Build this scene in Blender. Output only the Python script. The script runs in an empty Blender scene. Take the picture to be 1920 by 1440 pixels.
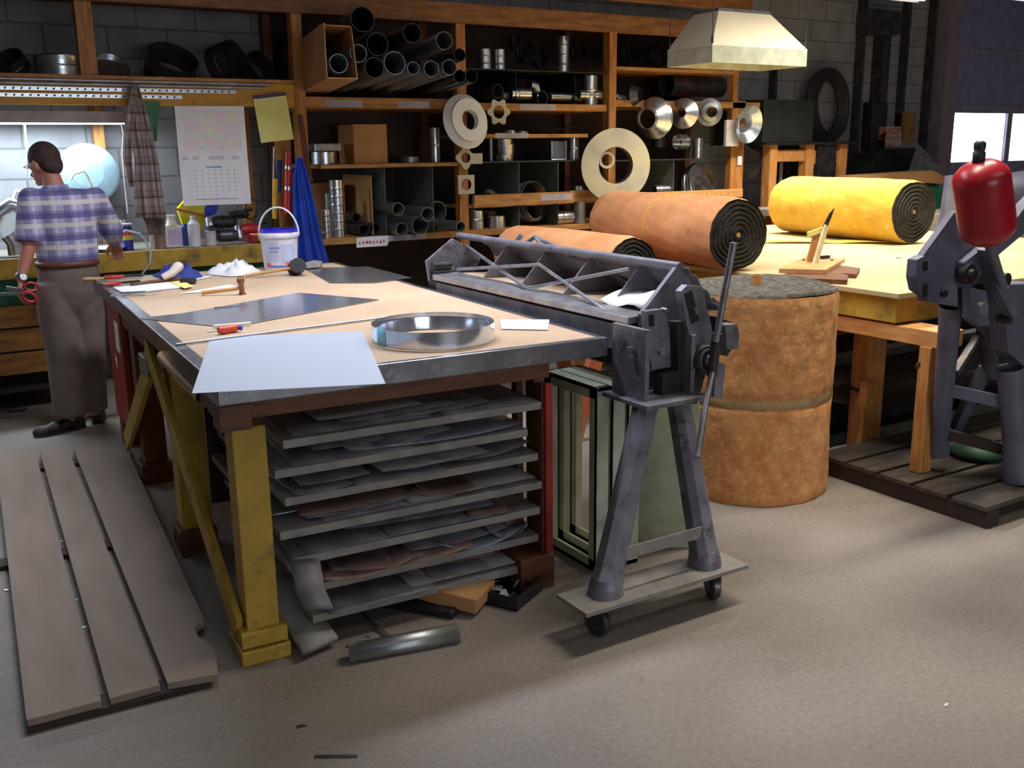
import bpy, math, random
from mathutils import Vector, Matrix
random.seed(7)
R = math.radians
SC = bpy.context.scene
COL = SC.collection
V = Vector

# ------------------------------------------------------------ camera
F_PX, PITCH, ROLL, YAW, CAM_H = 1850.0, R(13.4), R(-0.7), R(31.2), 1.6
_f = V((math.sin(YAW)*math.cos(PITCH), math.cos(YAW)*math.cos(PITCH), -math.sin(PITCH)))
_r = V((math.cos(YAW), -math.sin(YAW), 0))
_u = _r.cross(_f)
CR = _r*math.cos(ROLL) + _u*math.sin(ROLL)
CU = -_r*math.sin(ROLL) + _u*math.cos(ROLL)
CF = _f
CC = V((0, 0, CAM_H))
cd = bpy.data.cameras.new('camera'); cam = bpy.data.objects.new('camera', cd); COL.objects.link(cam)
cam.matrix_world = Matrix.Translation(CC) @ Matrix((CR, CU, -CF)).transposed().to_4x4()
cd.sensor_fit = 'HORIZONTAL'; cd.sensor_width = 36; cd.lens = 36*F_PX/1920; cd.clip_start = .05; cd.clip_end = 100
SC.camera = cam

def P(px, py, X=None, Y=None, Z=None):
    """point of the room seen at a pixel of the photograph, at a known depth, side or height"""
    d = (px-960)/F_PX*CR - (py-720)/F_PX*CU + CF
    if X is not None: t = (X-CC.x)/d.x
    elif Y is not None: t = (Y-CC.y)/d.y
    else: t = (Z-CC.z)/d.z
    return CC + t*d
def dep(p): return (V(p)-CC).dot(CF)
def ppm(p): return F_PX/dep(p)

# ------------------------------------------------------------ materials
MATS = {}
def mat(name, c, rough=.6, metal=0., c2=None, sc=8., amt=.5, bump=0., bsc=None, c3=None, wsc=3., wlo=.58, whi=.7, stretch=None, emis=None, es=1., spec=None):
    if name in MATS: return MATS[name]
    m = bpy.data.materials.new(name); m.use_nodes = True; nt = m.node_tree; N = nt.nodes; L = nt.links
    b = N['Principled BSDF']; b.inputs['Roughness'].default_value = rough; b.inputs['Metallic'].default_value = metal
    if spec is not None: b.inputs['Specular IOR Level'].default_value = spec
    col = (*c, 1)
    tc = N.new('ShaderNodeTexCoord'); mp = N.new('ShaderNodeMapping'); L.new(tc.outputs['Object'], mp.inputs[0])
    if stretch: mp.inputs['Scale'].default_value = stretch
    last = None
    n1 = N.new('ShaderNodeTexNoise'); n1.inputs['Scale'].default_value = sc; n1.inputs['Detail'].default_value = 6; L.new(mp.outputs[0], n1.inputs[0])
    c2 = c2 or tuple(x*.72 for x in c)
    cr = N.new('ShaderNodeValToRGB'); cr.color_ramp.elements[0].position = .5-amt*.5*.6; cr.color_ramp.elements[1].position = .5+amt*.5*.6
    cr.color_ramp.elements[0].color = (*c2, 1); cr.color_ramp.elements[1].color = col
    L.new(n1.outputs[0], cr.inputs[0]); last = cr.outputs[0]
    if c3:
        n2 = N.new('ShaderNodeTexNoise'); n2.inputs['Scale'].default_value = wsc; n2.inputs['Detail'].default_value = 8; n2.inputs['Roughness'].default_value = .65
        L.new(tc.outputs['Object'], n2.inputs[0])
        r2 = N.new('ShaderNodeValToRGB'); r2.color_ramp.elements[0].position = wlo; r2.color_ramp.elements[1].position = whi
        L.new(n2.outputs[0], r2.inputs[0])
        mx = N.new('ShaderNodeMix'); mx.data_type = 'RGBA'; L.new(r2.outputs[0], mx.inputs[0]); L.new(last, mx.inputs[6]); mx.inputs[7].default_value = (*c3, 1); last = mx.outputs[2]
    L.new(last, b.inputs['Base Color'])
    if bump:
        n3 = N.new('ShaderNodeTexNoise'); n3.inputs['Scale'].default_value = bsc or sc*3; n3.inputs['Detail'].default_value = 5; L.new(mp.outputs[0], n3.inputs[0])
        bp = N.new('ShaderNodeBump'); bp.inputs['Strength'].default_value = bump; bp.inputs['Distance'].default_value = .01
        L.new(n3.outputs[0], bp.inputs['Height']); L.new(bp.outputs[0], b.inputs['Normal'])
    if emis:
        b.inputs['Emission Color'].default_value = (*emis, 1); b.inputs['Emission Strength'].default_value = es
    MATS[name] = m; return m
def S(*h):
    """sRGB 0-255 to linear"""
    return tuple((x/255/12.92 if x/255 <= .04045 else ((x/255+.055)/1.055)**2.4) for x in h)

M = {}
M['wood'] = mat('shelf_wood', S(188,136,74), .6, c2=S(152,98,48), sc=5, stretch=(1,6,6), c3=S(96,60,32), wsc=4, wlo=.6, whi=.78)
M['woodv'] = mat('post_wood', S(186,126,62), .6, c2=S(145,92,44), sc=5, stretch=(7,7,1), c3=S(80,52,30), wsc=4, wlo=.62, whi=.8)
M['beamwood'] = mat('dark_beam_wood', S(146,98,58), .7, c2=S(112,72,42), sc=5, stretch=(1,6,6), c3=S(80,52,34), wsc=4, wlo=.6, whi=.78)  # darker brown version of the shelf wood, for the top beams
M['woodlt'] = mat('pine', S(216,160,96), .6, c2=S(190,130,72), sc=5, stretch=(7,1.2,7))
M['pinev'] = mat('pine_upright', S(206,146,84), .6, c2=S(176,116,58), sc=5, stretch=(7,7,1.2))
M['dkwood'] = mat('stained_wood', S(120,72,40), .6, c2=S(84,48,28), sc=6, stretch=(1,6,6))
M['yellow'] = mat('worn_yellow_paint', S(200,160,58), .6, c2=S(172,136,44), sc=6, c3=S(96,80,48), wsc=7, wlo=.52, whi=.72)
M['yellowdk'] = mat('beam_yellow', S(206,150,30), .5, c2=S(180,124,26), sc=4, stretch=(1,5,5), c3=S(110,76,30), wsc=5, wlo=.6, whi=.75)
M['green'] = mat('green_paint', S(20,104,62), .5, c2=S(14,84,48))
M['red'] = mat('red_paint', S(176,52,36), .45, c2=S(146,38,28), sc=5, c3=S(90,50,40), wsc=8, wlo=.6, whi=.75)
M['redlead'] = mat('red_box', S(196,66,36), .5, c2=S(160,50,30))
M['galv'] = mat('galvanised', (.66,.69,.72), .28, .95, c2=(.5,.53,.57), sc=26, amt=.4)
M['galvsheet'] = mat('galvanised_sheet', (.72,.77,.88), .40, .6, c2=(.68,.73,.85), sc=60, amt=.6)
M['galvshine'] = mat('bright_sheet', (.74,.78,.88), .16, .85, c2=(.62,.67,.78), sc=40, amt=.5)
M['galvdull'] = mat('dull_galvanised', (.40,.42,.42), .42, .85, c2=(.27,.29,.3), sc=14, amt=.6)
M['galvcream'] = mat('zinc_frame', S(214,218,196), .5, .15, c2=S(184,190,172), sc=10)
M['panelgrn'] = mat('zinc_panel', S(176,178,150), .5, .3, c2=S(156,158,134), sc=12)
M['zincface'] = mat('weathered_zinc', S(196,190,170), .5, .35, c2=S(170,164,150), sc=5, c3=S(196,184,140), wsc=5, wlo=.52, whi=.64)
M['whitem'] = mat('white_enamel', S(238,238,232), .35, .0, c2=S(226,226,220), sc=6)
M['steel'] = mat('dark_steel', (.13,.13,.14), .38, .8, c2=(.07,.07,.08), sc=10, c3=S(92,62,44), wsc=9, wlo=.6, whi=.74)
M['steelbar'] = mat('bare_steel', (.46,.45,.48), .38, .85, c2=(.3,.29,.32), sc=12, c3=(.2,.15,.12), wsc=8, wlo=.6, whi=.76)
M['edge'] = mat('steel_edging', (.42,.42,.46), .3, .9, c2=(.2,.19,.21), sc=7, amt=.8, c3=(.55,.56,.6), wsc=12, wlo=.55, whi=.7)
M['mach'] = mat('machine_grey', S(138,136,147), .45, .25, c2=S(108,106,116), sc=9, c3=S(64,58,58), wsc=10, wlo=.56, whi=.7, bump=.15)
M['mach2'] = mat('machine_blue_grey', S(106,106,124), .5, .15, c2=S(84,84,102), sc=6, c3=S(62,58,66), wsc=9, wlo=.6, whi=.74, bump=.1)
M['machdk'] = mat('oily_iron', S(66,64,66), .45, .5, c2=S(40,38,40), sc=10, c3=S(104,84,64), wsc=12, wlo=.6, whi=.74, bump=.2)
M['hard'] = mat('hardboard', S(204,176,148), .5, c2=S(186,156,128), sc=3, amt=.8, c3=S(170,138,108), wsc=2.2, wlo=.55, whi=.8)
M['t2top'] = mat('bench_board', S(198,182,140), .5, c2=S(180,162,118), sc=3, amt=.8)
M['shelfsteel'] = mat('dusty_shelf', S(158,152,147), .7, .1, c2=S(132,126,121), sc=12, c3=S(150,140,126), wsc=6, wlo=.55, whi=.7)
M['scrap'] = mat('dusty_sheet', S(144,137,140), .55, .2, c2=S(108,101,105), sc=9)
M['scrapr'] = mat('copper_sheet', S(150,116,104), .55, .2, c2=S(120,96,90), sc=9)
M['scrapb'] = mat('clean_sheet', (.5,.54,.66), .35, .8, c2=(.42,.45,.55), sc=12)
M['insor'] = mat('kraft_insulation', S(228,166,106), .85, c2=S(196,124,66), sc=9, amt=.9, bump=1., bsc=14, c3=S(236,184,122), wsc=34, wlo=.5, whi=.75)
M['insroll'] = mat('kraft_facing', S(222,158,108), .8, c2=S(196,126,76), sc=6, amt=.9, bump=.7, bsc=9, c3=S(170,100,56), wsc=12, wlo=.62, whi=.75)
M['insye'] = mat('yellow_insulation', S(228,188,76), .85, c2=S(206,158,50), sc=9, amt=.8, bump=.5, bsc=14, c3=S(240,214,120), wsc=13, wlo=.6, whi=.72)
M['insdk'] = mat('black_liner', S(50,46,36), .85, c2=S(24,22,18), sc=20, bump=1., bsc=40, c3=S(74,64,44), wsc=18, wlo=.62, whi=.74)
M['insgr'] = mat('grey_liner', S(106,100,88), .9, c2=S(60,56,50), sc=22, amt=.7, bump=1., bsc=40)
M['band'] = mat('tan_strap', S(196,160,112), .5)
M['cord'] = mat('yellow_cord', S(226,190,60), .6)
M['card'] = mat('cardboard', S(190,142,92), .8, c2=S(170,122,76), sc=4)
M['paper'] = mat('paper', S(240,238,240), .7, c2=S(232,230,234))
M['yellowpad'] = mat('yellow_pad', S(236,228,140), .7, c2=S(228,218,126))
M['tag'] = mat('shelf_label', S(178,172,172), .6, c2=S(160,154,154))
M['ink'] = mat('ink', S(176,170,200), .7); M['inkr'] = mat('red_ink', S(190,70,70), .7); M['inkb'] = mat('blue_ink', S(90,110,200), .7)
M['blue'] = mat('blue_cloth', S(44,84,200), .85, c2=S(30,62,160), sc=5, c3=S(40,44,90), wsc=6, wlo=.62, whi=.74)
M['navy'] = mat('navy_cloth', S(52,64,140), .9)
M['white'] = mat('white_cloth', S(240,238,238), .9)
M['plastic'] = mat('white_plastic', S(232,230,240), .4); M['plblue'] = mat('blue_plastic', S(50,44,200), .4)
M['redpl'] = mat('red_plastic', S(190,36,40), .35); M['orangepl'] = mat('orange_plastic', S(226,84,52), .35)
M['black'] = mat('black_rubber', S(34,32,36), .5); M['greenpl'] = mat('green_plastic', S(30,120,80), .4)
M['ballred'] = mat('red_counterweight', S(172,22,38), .32, c2=S(150,18,32), sc=8, c3=S(120,20,30), wsc=14, wlo=.6, whi=.72)
M['skin'] = mat('skin', S(206,140,118), .5, c2=S(190,120,100)); M['hair'] = mat('brown_hair', S(80,56,50), .8, c2=S(50,34,32), sc=40)
M['trouser'] = mat('khaki_cloth', S(124,108,100), .9, c2=S(106,92,86), sc=10); M['belt'] = mat('brown_leather', S(120,62,44), .5)
M['shoe'] = mat('shoe_leather', S(50,40,38), .5)
M['amber'] = mat('yellow_handle', S(228,170,40), .4); M['dkgreen'] = mat('dark_sheet', S(52,58,56), .45, .5, c2=S(38,43,42), sc=8)
M['oak'] = mat('handle_wood', S(208,160,104), .5, c2=S(180,130,80), sc=8)
M['doorp'] = mat('door_panel', S(140,140,178), .5, c2=S(124,124,162)); M['doorf'] = mat('door_frame', S(150,142,170), .5)
M['lampw'] = mat('lamp_reflector', S(225,222,230), .5)
M['panel'] = mat('brown_panel', S(60,42,36), .7, c2=S(44,30,28), sc=4)

def floor_mat():
    m = bpy.data.materials.new('concrete_floor'); m.use_nodes = True; N = m.node_tree.nodes; L = m.node_tree.links; b = N['Principled BSDF']
    tc = N.new('ShaderNodeTexCoord'); n1 = N.new('ShaderNodeTexNoise'); n1.inputs['Scale'].default_value = .9; n1.inputs['Detail'].default_value = 7
    n2 = N.new('ShaderNodeTexNoise'); n2.inputs['Scale'].default_value = 60; n2.inputs['Detail'].default_value = 4
    for n in (n1, n2): L.new(tc.outputs['Object'], n.inputs[0])
    r = N.new('ShaderNodeValToRGB'); r.color_ramp.elements[0].position = .35; r.color_ramp.elements[0].color = (*S(122,112,104), 1); r.color_ramp.elements[1].position = .65; r.color_ramp.elements[1].color = (*S(150,139,128), 1)
    L.new(n1.outputs[0], r.inputs[0]); mx = N.new('ShaderNodeMix'); mx.data_type = 'RGBA'; mx.blend_type = 'OVERLAY'; mx.inputs[0].default_value = .35
    L.new(r.outputs[0], mx.inputs[6]); L.new(n2.outputs[0], mx.inputs[7])
    n4 = N.new('ShaderNodeTexNoise'); n4.inputs['Scale'].default_value = 2.6; n4.inputs['Detail'].default_value = 9; n4.inputs['Roughness'].default_value = .7; L.new(tc.outputs['Object'], n4.inputs[0])
    r4 = N.new('ShaderNodeValToRGB'); r4.color_ramp.elements[0].position = .6; r4.color_ramp.elements[0].color = (1,1,1,1); r4.color_ramp.elements[1].position = .8; r4.color_ramp.elements[1].color = (.66,.64,.62,1); L.new(n4.outputs[0], r4.inputs[0])
    m2 = N.new('ShaderNodeMix'); m2.data_type = 'RGBA'; m2.blend_type = 'MULTIPLY'; m2.inputs[0].default_value = 1; L.new(mx.outputs[2], m2.inputs[6]); L.new(r4.outputs[0], m2.inputs[7])
    L.new(m2.outputs[2], b.inputs['Base Color']); b.inputs['Roughness'].default_value = .62
    bp = N.new('ShaderNodeBump'); bp.inputs['Strength'].default_value = .12; L.new(n2.outputs[0], bp.inputs['Height']); L.new(bp.outputs[0], b.inputs['Normal']); return m
def block_mat(name, c1, c2, cm):
    m = bpy.data.materials.new(name); m.use_nodes = True; N = m.node_tree.nodes; L = m.node_tree.links; b = N['Principled BSDF']; b.inputs['Roughness'].default_value = .85
    tc = N.new('ShaderNodeTexCoord'); sp = N.new('ShaderNodeSeparateXYZ'); ad = N.new('ShaderNodeMath'); cb = N.new('ShaderNodeCombineXYZ')
    L.new(tc.outputs['Object'], sp.inputs[0]); L.new(sp.outputs[0], ad.inputs[0]); L.new(sp.outputs[1], ad.inputs[1]); L.new(ad.outputs[0], cb.inputs[0]); L.new(sp.outputs[2], cb.inputs[1])
    br = N.new('ShaderNodeTexBrick'); br.inputs['Scale'].default_value = 1; br.inputs['Brick Width'].default_value = .41; br.inputs['Row Height'].default_value = .205; br.inputs['Mortar Size'].default_value = .008; br.inputs['Mortar Smooth'].default_value = .3
    br.inputs['Color1'].default_value = (*c1, 1); br.inputs['Color2'].default_value = (*c2, 1); br.inputs['Mortar'].default_value = (*cm, 1); L.new(cb.outputs[0], br.inputs[0])
    n = N.new('ShaderNodeTexNoise'); n.inputs['Scale'].default_value = 5; n.inputs['Detail'].default_value = 8; L.new(tc.outputs['Object'], n.inputs[0])
    mx = N.new('ShaderNodeMix'); mx.data_type = 'RGBA'; mx.blend_type = 'OVERLAY'; mx.inputs[0].default_value = .4; L.new(br.outputs[0], mx.inputs[6]); L.new(n.outputs[0], mx.inputs[7]); L.new(mx.outputs[2], b.inputs['Base Color'])
    bp = N.new('ShaderNodeBump'); bp.inputs['Strength'].default_value = .5; bp.inputs['Distance'].default_value = .01; bp.invert = True; L.new(br.outputs['Fac'], bp.inputs['Height']); L.new(bp.outputs[0], b.inputs['Normal']); return m
def plaid_mat(name, base, stripes, axes=('x', 'z'), rough=.85):
    """woven check: stripes = list of (axis, period, start, width, colour, strength)"""
    m = bpy.data.materials.new(name); m.use_nodes = True; N = m.node_tree.nodes; L = m.node_tree.links; b = N['Principled BSDF']; b.inputs['Roughness'].default_value = rough
    tc = N.new('ShaderNodeTexCoord'); sp = N.new('ShaderNodeSeparateXYZ'); L.new(tc.outputs['Object'], sp.inputs[0])
    last = None
    for ax, per, st, w, c, a in stripes:
        o = sp.outputs['xyz'.index(ax)]
        m1 = N.new('ShaderNodeMath'); m1.operation = 'MULTIPLY_ADD'; L.new(o, m1.inputs[0]); m1.inputs[1].default_value = 1/per; m1.inputs[2].default_value = 50.+st
        fr = N.new('ShaderNodeMath'); fr.operation = 'FRACT'; L.new(m1.outputs[0], fr.inputs[0])
        lt = N.new('ShaderNodeMath'); lt.operation = 'LESS_THAN'; L.new(fr.outputs[0], lt.inputs[0]); lt.inputs[1].default_value = w
        ml = N.new('ShaderNodeMath'); ml.operation = 'MULTIPLY'; L.new(lt.outputs[0], ml.inputs[0]); ml.inputs[1].default_value = a
        mx = N.new('ShaderNodeMix'); mx.data_type = 'RGBA'; L.new(ml.outputs[0], mx.inputs[0])
        if last: L.new(last, mx.inputs[6])
        else: mx.inputs[6].default_value = (*base, 1)
        mx.inputs[7].default_value = (*c, 1); last = mx.outputs[2]
    L.new(last, b.inputs['Base Color']); return m
M['floor'] = floor_mat()
M['block'] = block_mat('block_wall', S(146,146,150), S(138,138,142), S(112,112,116))
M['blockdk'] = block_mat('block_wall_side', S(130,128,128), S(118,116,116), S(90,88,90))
M['plaid'] = plaid_mat('blue_plaid', S(180,172,204), [('x', .105, .0, .36, S(104,94,150), .55), ('x', .105, .5, .13, S(222,214,222), .7), ('z', .125, .0, .26, S(78,72,132), .75), ('z', .125, .4, .2, S(228,218,204), .75), ('z', .125, .72, .06, S(86,70,130), .6)])
M['plaidb'] = plaid_mat('brown_plaid', S(172,156,150), [('x', .06, .1, .3, S(116,86,66), .5), ('x', .06, .62, .2, S(84,74,84), .5), ('z', .105, 0, .35, S(120,92,70), .5), ('z', .105, .6, .22, S(96,86,96), .4), ('z', .105, .9, .05, S(40,34,54), .9)])

# ------------------------------------------------------------ mesh builder
def axmat(d):
    d = V(d).normalized(); a = V((0,0,1)) if abs(d.z) < .95 else V((1,0,0))
    x = a.cross(d).normalized(); y = d.cross(x); return x, y, d
class MB:
    def __init__(s): s.v = []; s.f = []; s.sm = []
    def add(s, vs, fs, smooth=False):
        o = len(s.v); s.v += [V(p) for p in vs]
        for f in fs: s.f.append([i+o for i in f]); s.sm.append(smooth)
        return s
    def box(s, x0, x1, y0, y1, z0, z1, rz=0, piv=None, m=None):
        vs = [V((x, y, z)) for z in (z0, z1) for y in (y0, y1) for x in (x0, x1)]
        if rz:
            c = V(piv) if piv else V(((x0+x1)/2, (y0+y1)/2, 0)); q = Matrix.Rotation(rz, 3, 'Z'); vs = [q @ (p-c)+c for p in vs]
        if m is not None: vs = [m @ p for p in vs]
        return s.add(vs, [(0,2,3,1),(4,5,7,6),(0,1,5,4),(2,6,7,3),(0,4,6,2),(1,3,7,5)])
    def bar(s, p0, p1, w, h, up=(0,0,1)):
        """rectangular bar p0-p1, w across, h along up"""
        p0, p1 = V(p0), V(p1); d = (p1-p0).normalized(); x = d.cross(V(up))
        if x.length < 1e-4: x = d.cross(V((0,1,0)))
        x.normalize(); y = x.cross(d).normalized(); vs = [p+x*a*w/2+y*b*h/2 for p in (p0, p1) for b in (-1, 1) for a in (-1, 1)]
        return s.add(vs, [(0,1,3,2),(4,6,7,5),(0,4,5,1),(2,3,7,6),(0,2,6,4),(1,5,7,3)])
    def tube(s, p0, p1, r0, r1=None, n=16, caps=True, sx=1):
        p0, p1 = V(p0), V(p1); r1 = r0 if r1 is None else r1; x, y, d = axmat(p1-p0); x = x*sx
        a = [x*math.cos(2*math.pi*i/n)+y*math.sin(2*math.pi*i/n) for i in range(n)]
        s.add([p0+q*r0 for q in a]+[p1+q*r1 for q in a], [(i, (i+1) % n, n+(i+1) % n, n+i) for i in range(n)], True)
        if caps:
            if r0 > 0: s.add([p0+q*r0 for q in a], [tuple(reversed(range(n)))])
            if r1 > 0: s.add([p1+q*r1 for q in a], [tuple(range(n))])
        return s
    def rev(s, prof, c=(0,0,0), d=(0,0,1), n=24, smooth=True, xs=1., split=True):
        """closed or open (radius, height) profile turned about axis d; each segment gets own ring of vertices when split"""
        c = V(c); x, y, d = axmat(d); x = x*xs
        a = [x*math.cos(2*math.pi*i/n)+y*math.sin(2*math.pi*i/n) for i in range(n)]
        for (r0, h0), (r1, h1) in zip(prof[:-1], prof[1:]):
            s.add([c+q*r0+d*h0 for q in a]+[c+q*r1+d*h1 for q in a], [(i, (i+1) % n, n+(i+1) % n, n+i) for i in range(n)], smooth)
        return s
    def pipe(s, p0, p1, ro, t=.002, n=20, ro1=None):
        p0, p1 = V(p0), V(p1); L = (p1-p0).length; r1 = ro if ro1 is None else ro1
        return s.rev([(ro, 0), (r1, L), (r1-t, L), (ro-t, 0), (ro, 0)], p0, p1-p0, n)
    def path(s, pts, r, n=8, closed=False, flat=1.):
        pts = [V(p) for p in pts]; k = len(pts); rings = []; px = None
        for i, p in enumerate(pts):
            a = pts[i-1] if (i > 0 or closed) else p; b = pts[(i+1) % k] if (i < k-1 or closed) else p
            d = (b-a).normalized()
            if px is None: x, y, _ = axmat(d)
            else: y = d.cross(px).normalized(); x = y.cross(d).normalized()
            px = x; rr = r[i] if isinstance(r, (list, tuple)) else r
            rings.append([p+x*rr*math.cos(2*math.pi*j/n)+y*rr*flat*math.sin(2*math.pi*j/n) for j in range(n)])
        vs = [q for g in rings for q in g]; fs = []
        for i in range(k if closed else k-1):
            for j in range(n): fs.append((i*n+j, i*n+(j+1) % n, ((i+1) % k)*n+(j+1) % n, ((i+1) % k)*n+j))
        s.add(vs, fs, True)
        if not closed: s.add(rings[0], [tuple(reversed(range(n)))]); s.add(rings[-1], [tuple(range(n))])
        return s
    def prism(s, pts, d, smooth=False):
        """polygon of 3-d points pushed along vector d"""
        pts = [V(p) for p in pts]; d = V(d); n = len(pts)
        nrm = sum(((pts[i]-pts[0]).cross(pts[(i+1) % n]-pts[0]) for i in range(1, n)), V((0,0,0)))
        if nrm.dot(d) > 0: pts = [p+d for p in pts]; d = -d
        s.add(pts, [tuple(range(n))]); s.add([p+d for p in pts], [tuple(reversed(range(n)))])
        s.add(pts+[p+d for p in pts], [(i, i+n, (i+1) % n+n, (i+1) % n) for i in range(n)], smooth); return s
    def grid(s, fn, nu, nv, th=0):
        vs = [fn(i/nu, j/nv) for j in range(nv+1) for i in range(nu+1)]
        s.add(vs, [(j*(nu+1)+i, j*(nu+1)+i+1, (j+1)*(nu+1)+i+1, (j+1)*(nu+1)+i) for j in range(nv) for i in range(nu)], True); return s
    def xf(s, m): s.v = [m @ p for p in s.v]; return s
def tag(o, label=None, cat=None, group=None, kind=None):
    if label: o['label'] = label
    if cat: o['category'] = cat
    if group: o['group'] = group
    if kind: o['kind'] = kind
    return o
def obj(name, mb, m, parent=None, bevel=0, solid=0, label=None, loc=None, kind=None):
    """one mesh object; vertices are given in room coordinates unless the parent is marked local"""
    me = bpy.data.meshes.new(name); vs = mb.v
    if parent is not None and not is_local(parent):
        base = root_loc(parent); vs = [p-base for p in vs]; base = V((0,0,0))
    else:
        if parent is None:
            if loc is None:
                xs = [p.x for p in vs]; ys = [p.y for p in vs]; zs = [p.z for p in vs]
                loc = V(((min(xs)+max(xs))/2, (min(ys)+max(ys))/2, min(zs)))
            vs = [p-V(loc) for p in vs]; base = V(loc)
        else: base = V((0,0,0))
    me.from_pydata([tuple(p) for p in vs], [], mb.f); me.polygons.foreach_set('use_smooth', mb.sm)
    me.materials.append(M[m] if isinstance(m, str) else m); me.update()
    o = bpy.data.objects.new(name, me); COL.objects.link(o)
    if parent is not None:
        o.parent = parent
    else: o.location = base
    if bevel:
        b = o.modifiers.new('bevel', 'BEVEL'); b.width = bevel; b.segments = 2; b.limit_method = 'ANGLE'; b.angle_limit = R(50)
    if solid:
        b = o.modifiers.new('solidify', 'SOLIDIFY'); b.thickness = solid; b.offset = 0
    if label: o['label'] = label
    if kind: o['kind'] = kind
    return o
ROOTS = {}
def is_local(o):
    while o.parent is not None: o = o.parent
    return bool(o.get('_local'))
def root_loc(o):
    p = V((0,0,0))
    while o is not None: p = p+V(o.location); o = o.parent
    return p
LOCALS = []
def thing(name, label, cat, loc, group=None, rz=0, local=False):
    o = bpy.data.objects.new(name, None); COL.objects.link(o); o.location = loc; o.rotation_euler = (0, 0, rz); o.empty_display_size = .1
    tag(o, label, cat, group)
    if local: o['_local'] = 1; LOCALS.append(o)
    return o
def one(name, mb, m, label, cat, group=None, **k): return tag(obj(name, mb, m, **k), label, cat, group)
def struct(name, mb, m, parent=None, **k):
    o = obj(name, mb, m, parent, **k)
    if parent is None: o['kind'] = 'structure'
    return o
def copy_thing(root, loc, label, rz=None, group=None):
    r = root.copy(); COL.objects.link(r); r.location = loc; r['label'] = label
    if rz is not None: r.rotation_euler = (r.rotation_euler[0], r.rotation_euler[1], rz)
    if group: r['group'] = group
    for ch in [c for c in bpy.data.objects if c.parent == root]:
        c = ch.copy(); COL.objects.link(c); c.parent = r
        for g in [q for q in bpy.data.objects if q.parent == ch]:
            d = g.copy(); COL.objects.link(d); d.parent = c
    return r

# ------------------------------------------------------------ the setting
X0, X1, Y0, Y1, H = -3.6, 13.0, -4.5, 7.65, 4.0
struct('floor', MB().box(X0, X1, Y0, Y1, -.1, 0), 'floor', loc=(0,0,0))
struct('ceiling', MB().box(X0, X1, Y0, Y1, H, H+.1), mat('ceiling_board', S(140,136,150), .8))
WX0, WX1, WZ0, WZ1, WM = 10.78, 12.62, 1.39, 1.95, .03
DX0 = 10.55
w = MB().box(X0, DX0, Y1, Y1+.2, 0, H); w.box(DX0, X1, Y1, Y1+.2, 3.3, H)
struct('wall_back', w, 'block', loc=(0,0,0))
struct('wall_left', MB().box(X0-.2, X0, Y0, Y1+.2, 0, H), 'blockdk', loc=(0,0,0))
struct('wall_right', MB().box(X1, X1+.2, Y0, Y1+.2, 0, H), 'blockdk', loc=(0,0,0))
w = MB(); w.box(X0-.2, -.2, Y0-.2, Y0, 0, H); w.box(3.8, X1+.2, Y0-.2, Y0, 0, H); w.box(-.2, 3.8, Y0-.2, Y0, 0, .9); w.box(-.2, 3.8, Y0-.2, Y0, 2.4, H); struct('wall_front', w, 'blockdk', loc=(0,0,0))
wf = MB(); wf.box(-.2,3.8,Y0-.15,Y0-.10,.9,.96); wf.box(-.2,3.8,Y0-.15,Y0-.10,2.34,2.4); wf.box(1.77,1.83,Y0-.15,Y0-.10,.96,2.34); wf.box(-.2,-.14,Y0-.15,Y0-.10,.96,2.34); wf.box(3.74,3.8,Y0-.15,Y0-.10,.96,2.34); struct('fill_window', wf, 'doorf')  # unseen window and wall opening, added behind the camera to let in fill light
# sectional door with a row of panes
d = bpy.data.objects.new('door_1', None); COL.objects.link(d); d.location = (DX0, 7.7, 0); d['kind'] = 'structure'
mb = MB()
zs = [.0, .66, 1.30]
for a, b_ in ((0.02, .66), (.68, 1.30), (2.04, 2.64), (2.68, 3.28)): mb.box(DX0+.12, X1, 7.66, 7.70, a, b_)
mb.box(DX0+.12, WX0, 7.66, 7.70, 1.32, 2.02); obj('door_panel', mb, 'doorp', d, bevel=.006)
mb = MB()
for a, b_ in ((1.29, 1.38), (1.955, 2.05), (2.63, 2.70), (.65, .69)): mb.box(DX0+.12, X1, 7.645, 7.69, a, b_)
mb.box(11.90, 12.0, 7.645, 7.69, 1.38, 1.96); mb.box(DX0+.12, WX0, 7.645, 7.66, 1.30, 2.70); obj('door_rail', mb, 'doorf', d, bevel=.005)
obj('door_track', MB().box(DX0+.03, DX0+.09, 7.56, 7.64, 0, 3.4), 'steel', d)
wn = bpy.data.objects.new('window_1', None); COL.objects.link(wn); wn.location = (WX0, 7.7, 1.39); wn['kind'] = 'structure'
gm = bpy.data.materials.new('window_glass'); gm.use_nodes = True; gb = gm.node_tree.nodes['Principled BSDF']; gb.inputs['Transmission Weight'].default_value = 1; gb.inputs['Roughness'].default_value = .0; gb.inputs['IOR'].default_value = 1.02
for a, b_ in ((WX0, 11.9), (12.0, X1)): obj('pane', MB().box(a, b_, 7.672, 7.678, 1.38, 1.955), gm, wn)
# column by the door, conduits on the wall
struct('trim_1', MB().box(10.28, 10.52, 7.42, 7.65, 0, H), mat('column_paint', S(140,126,140), .7))
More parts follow.
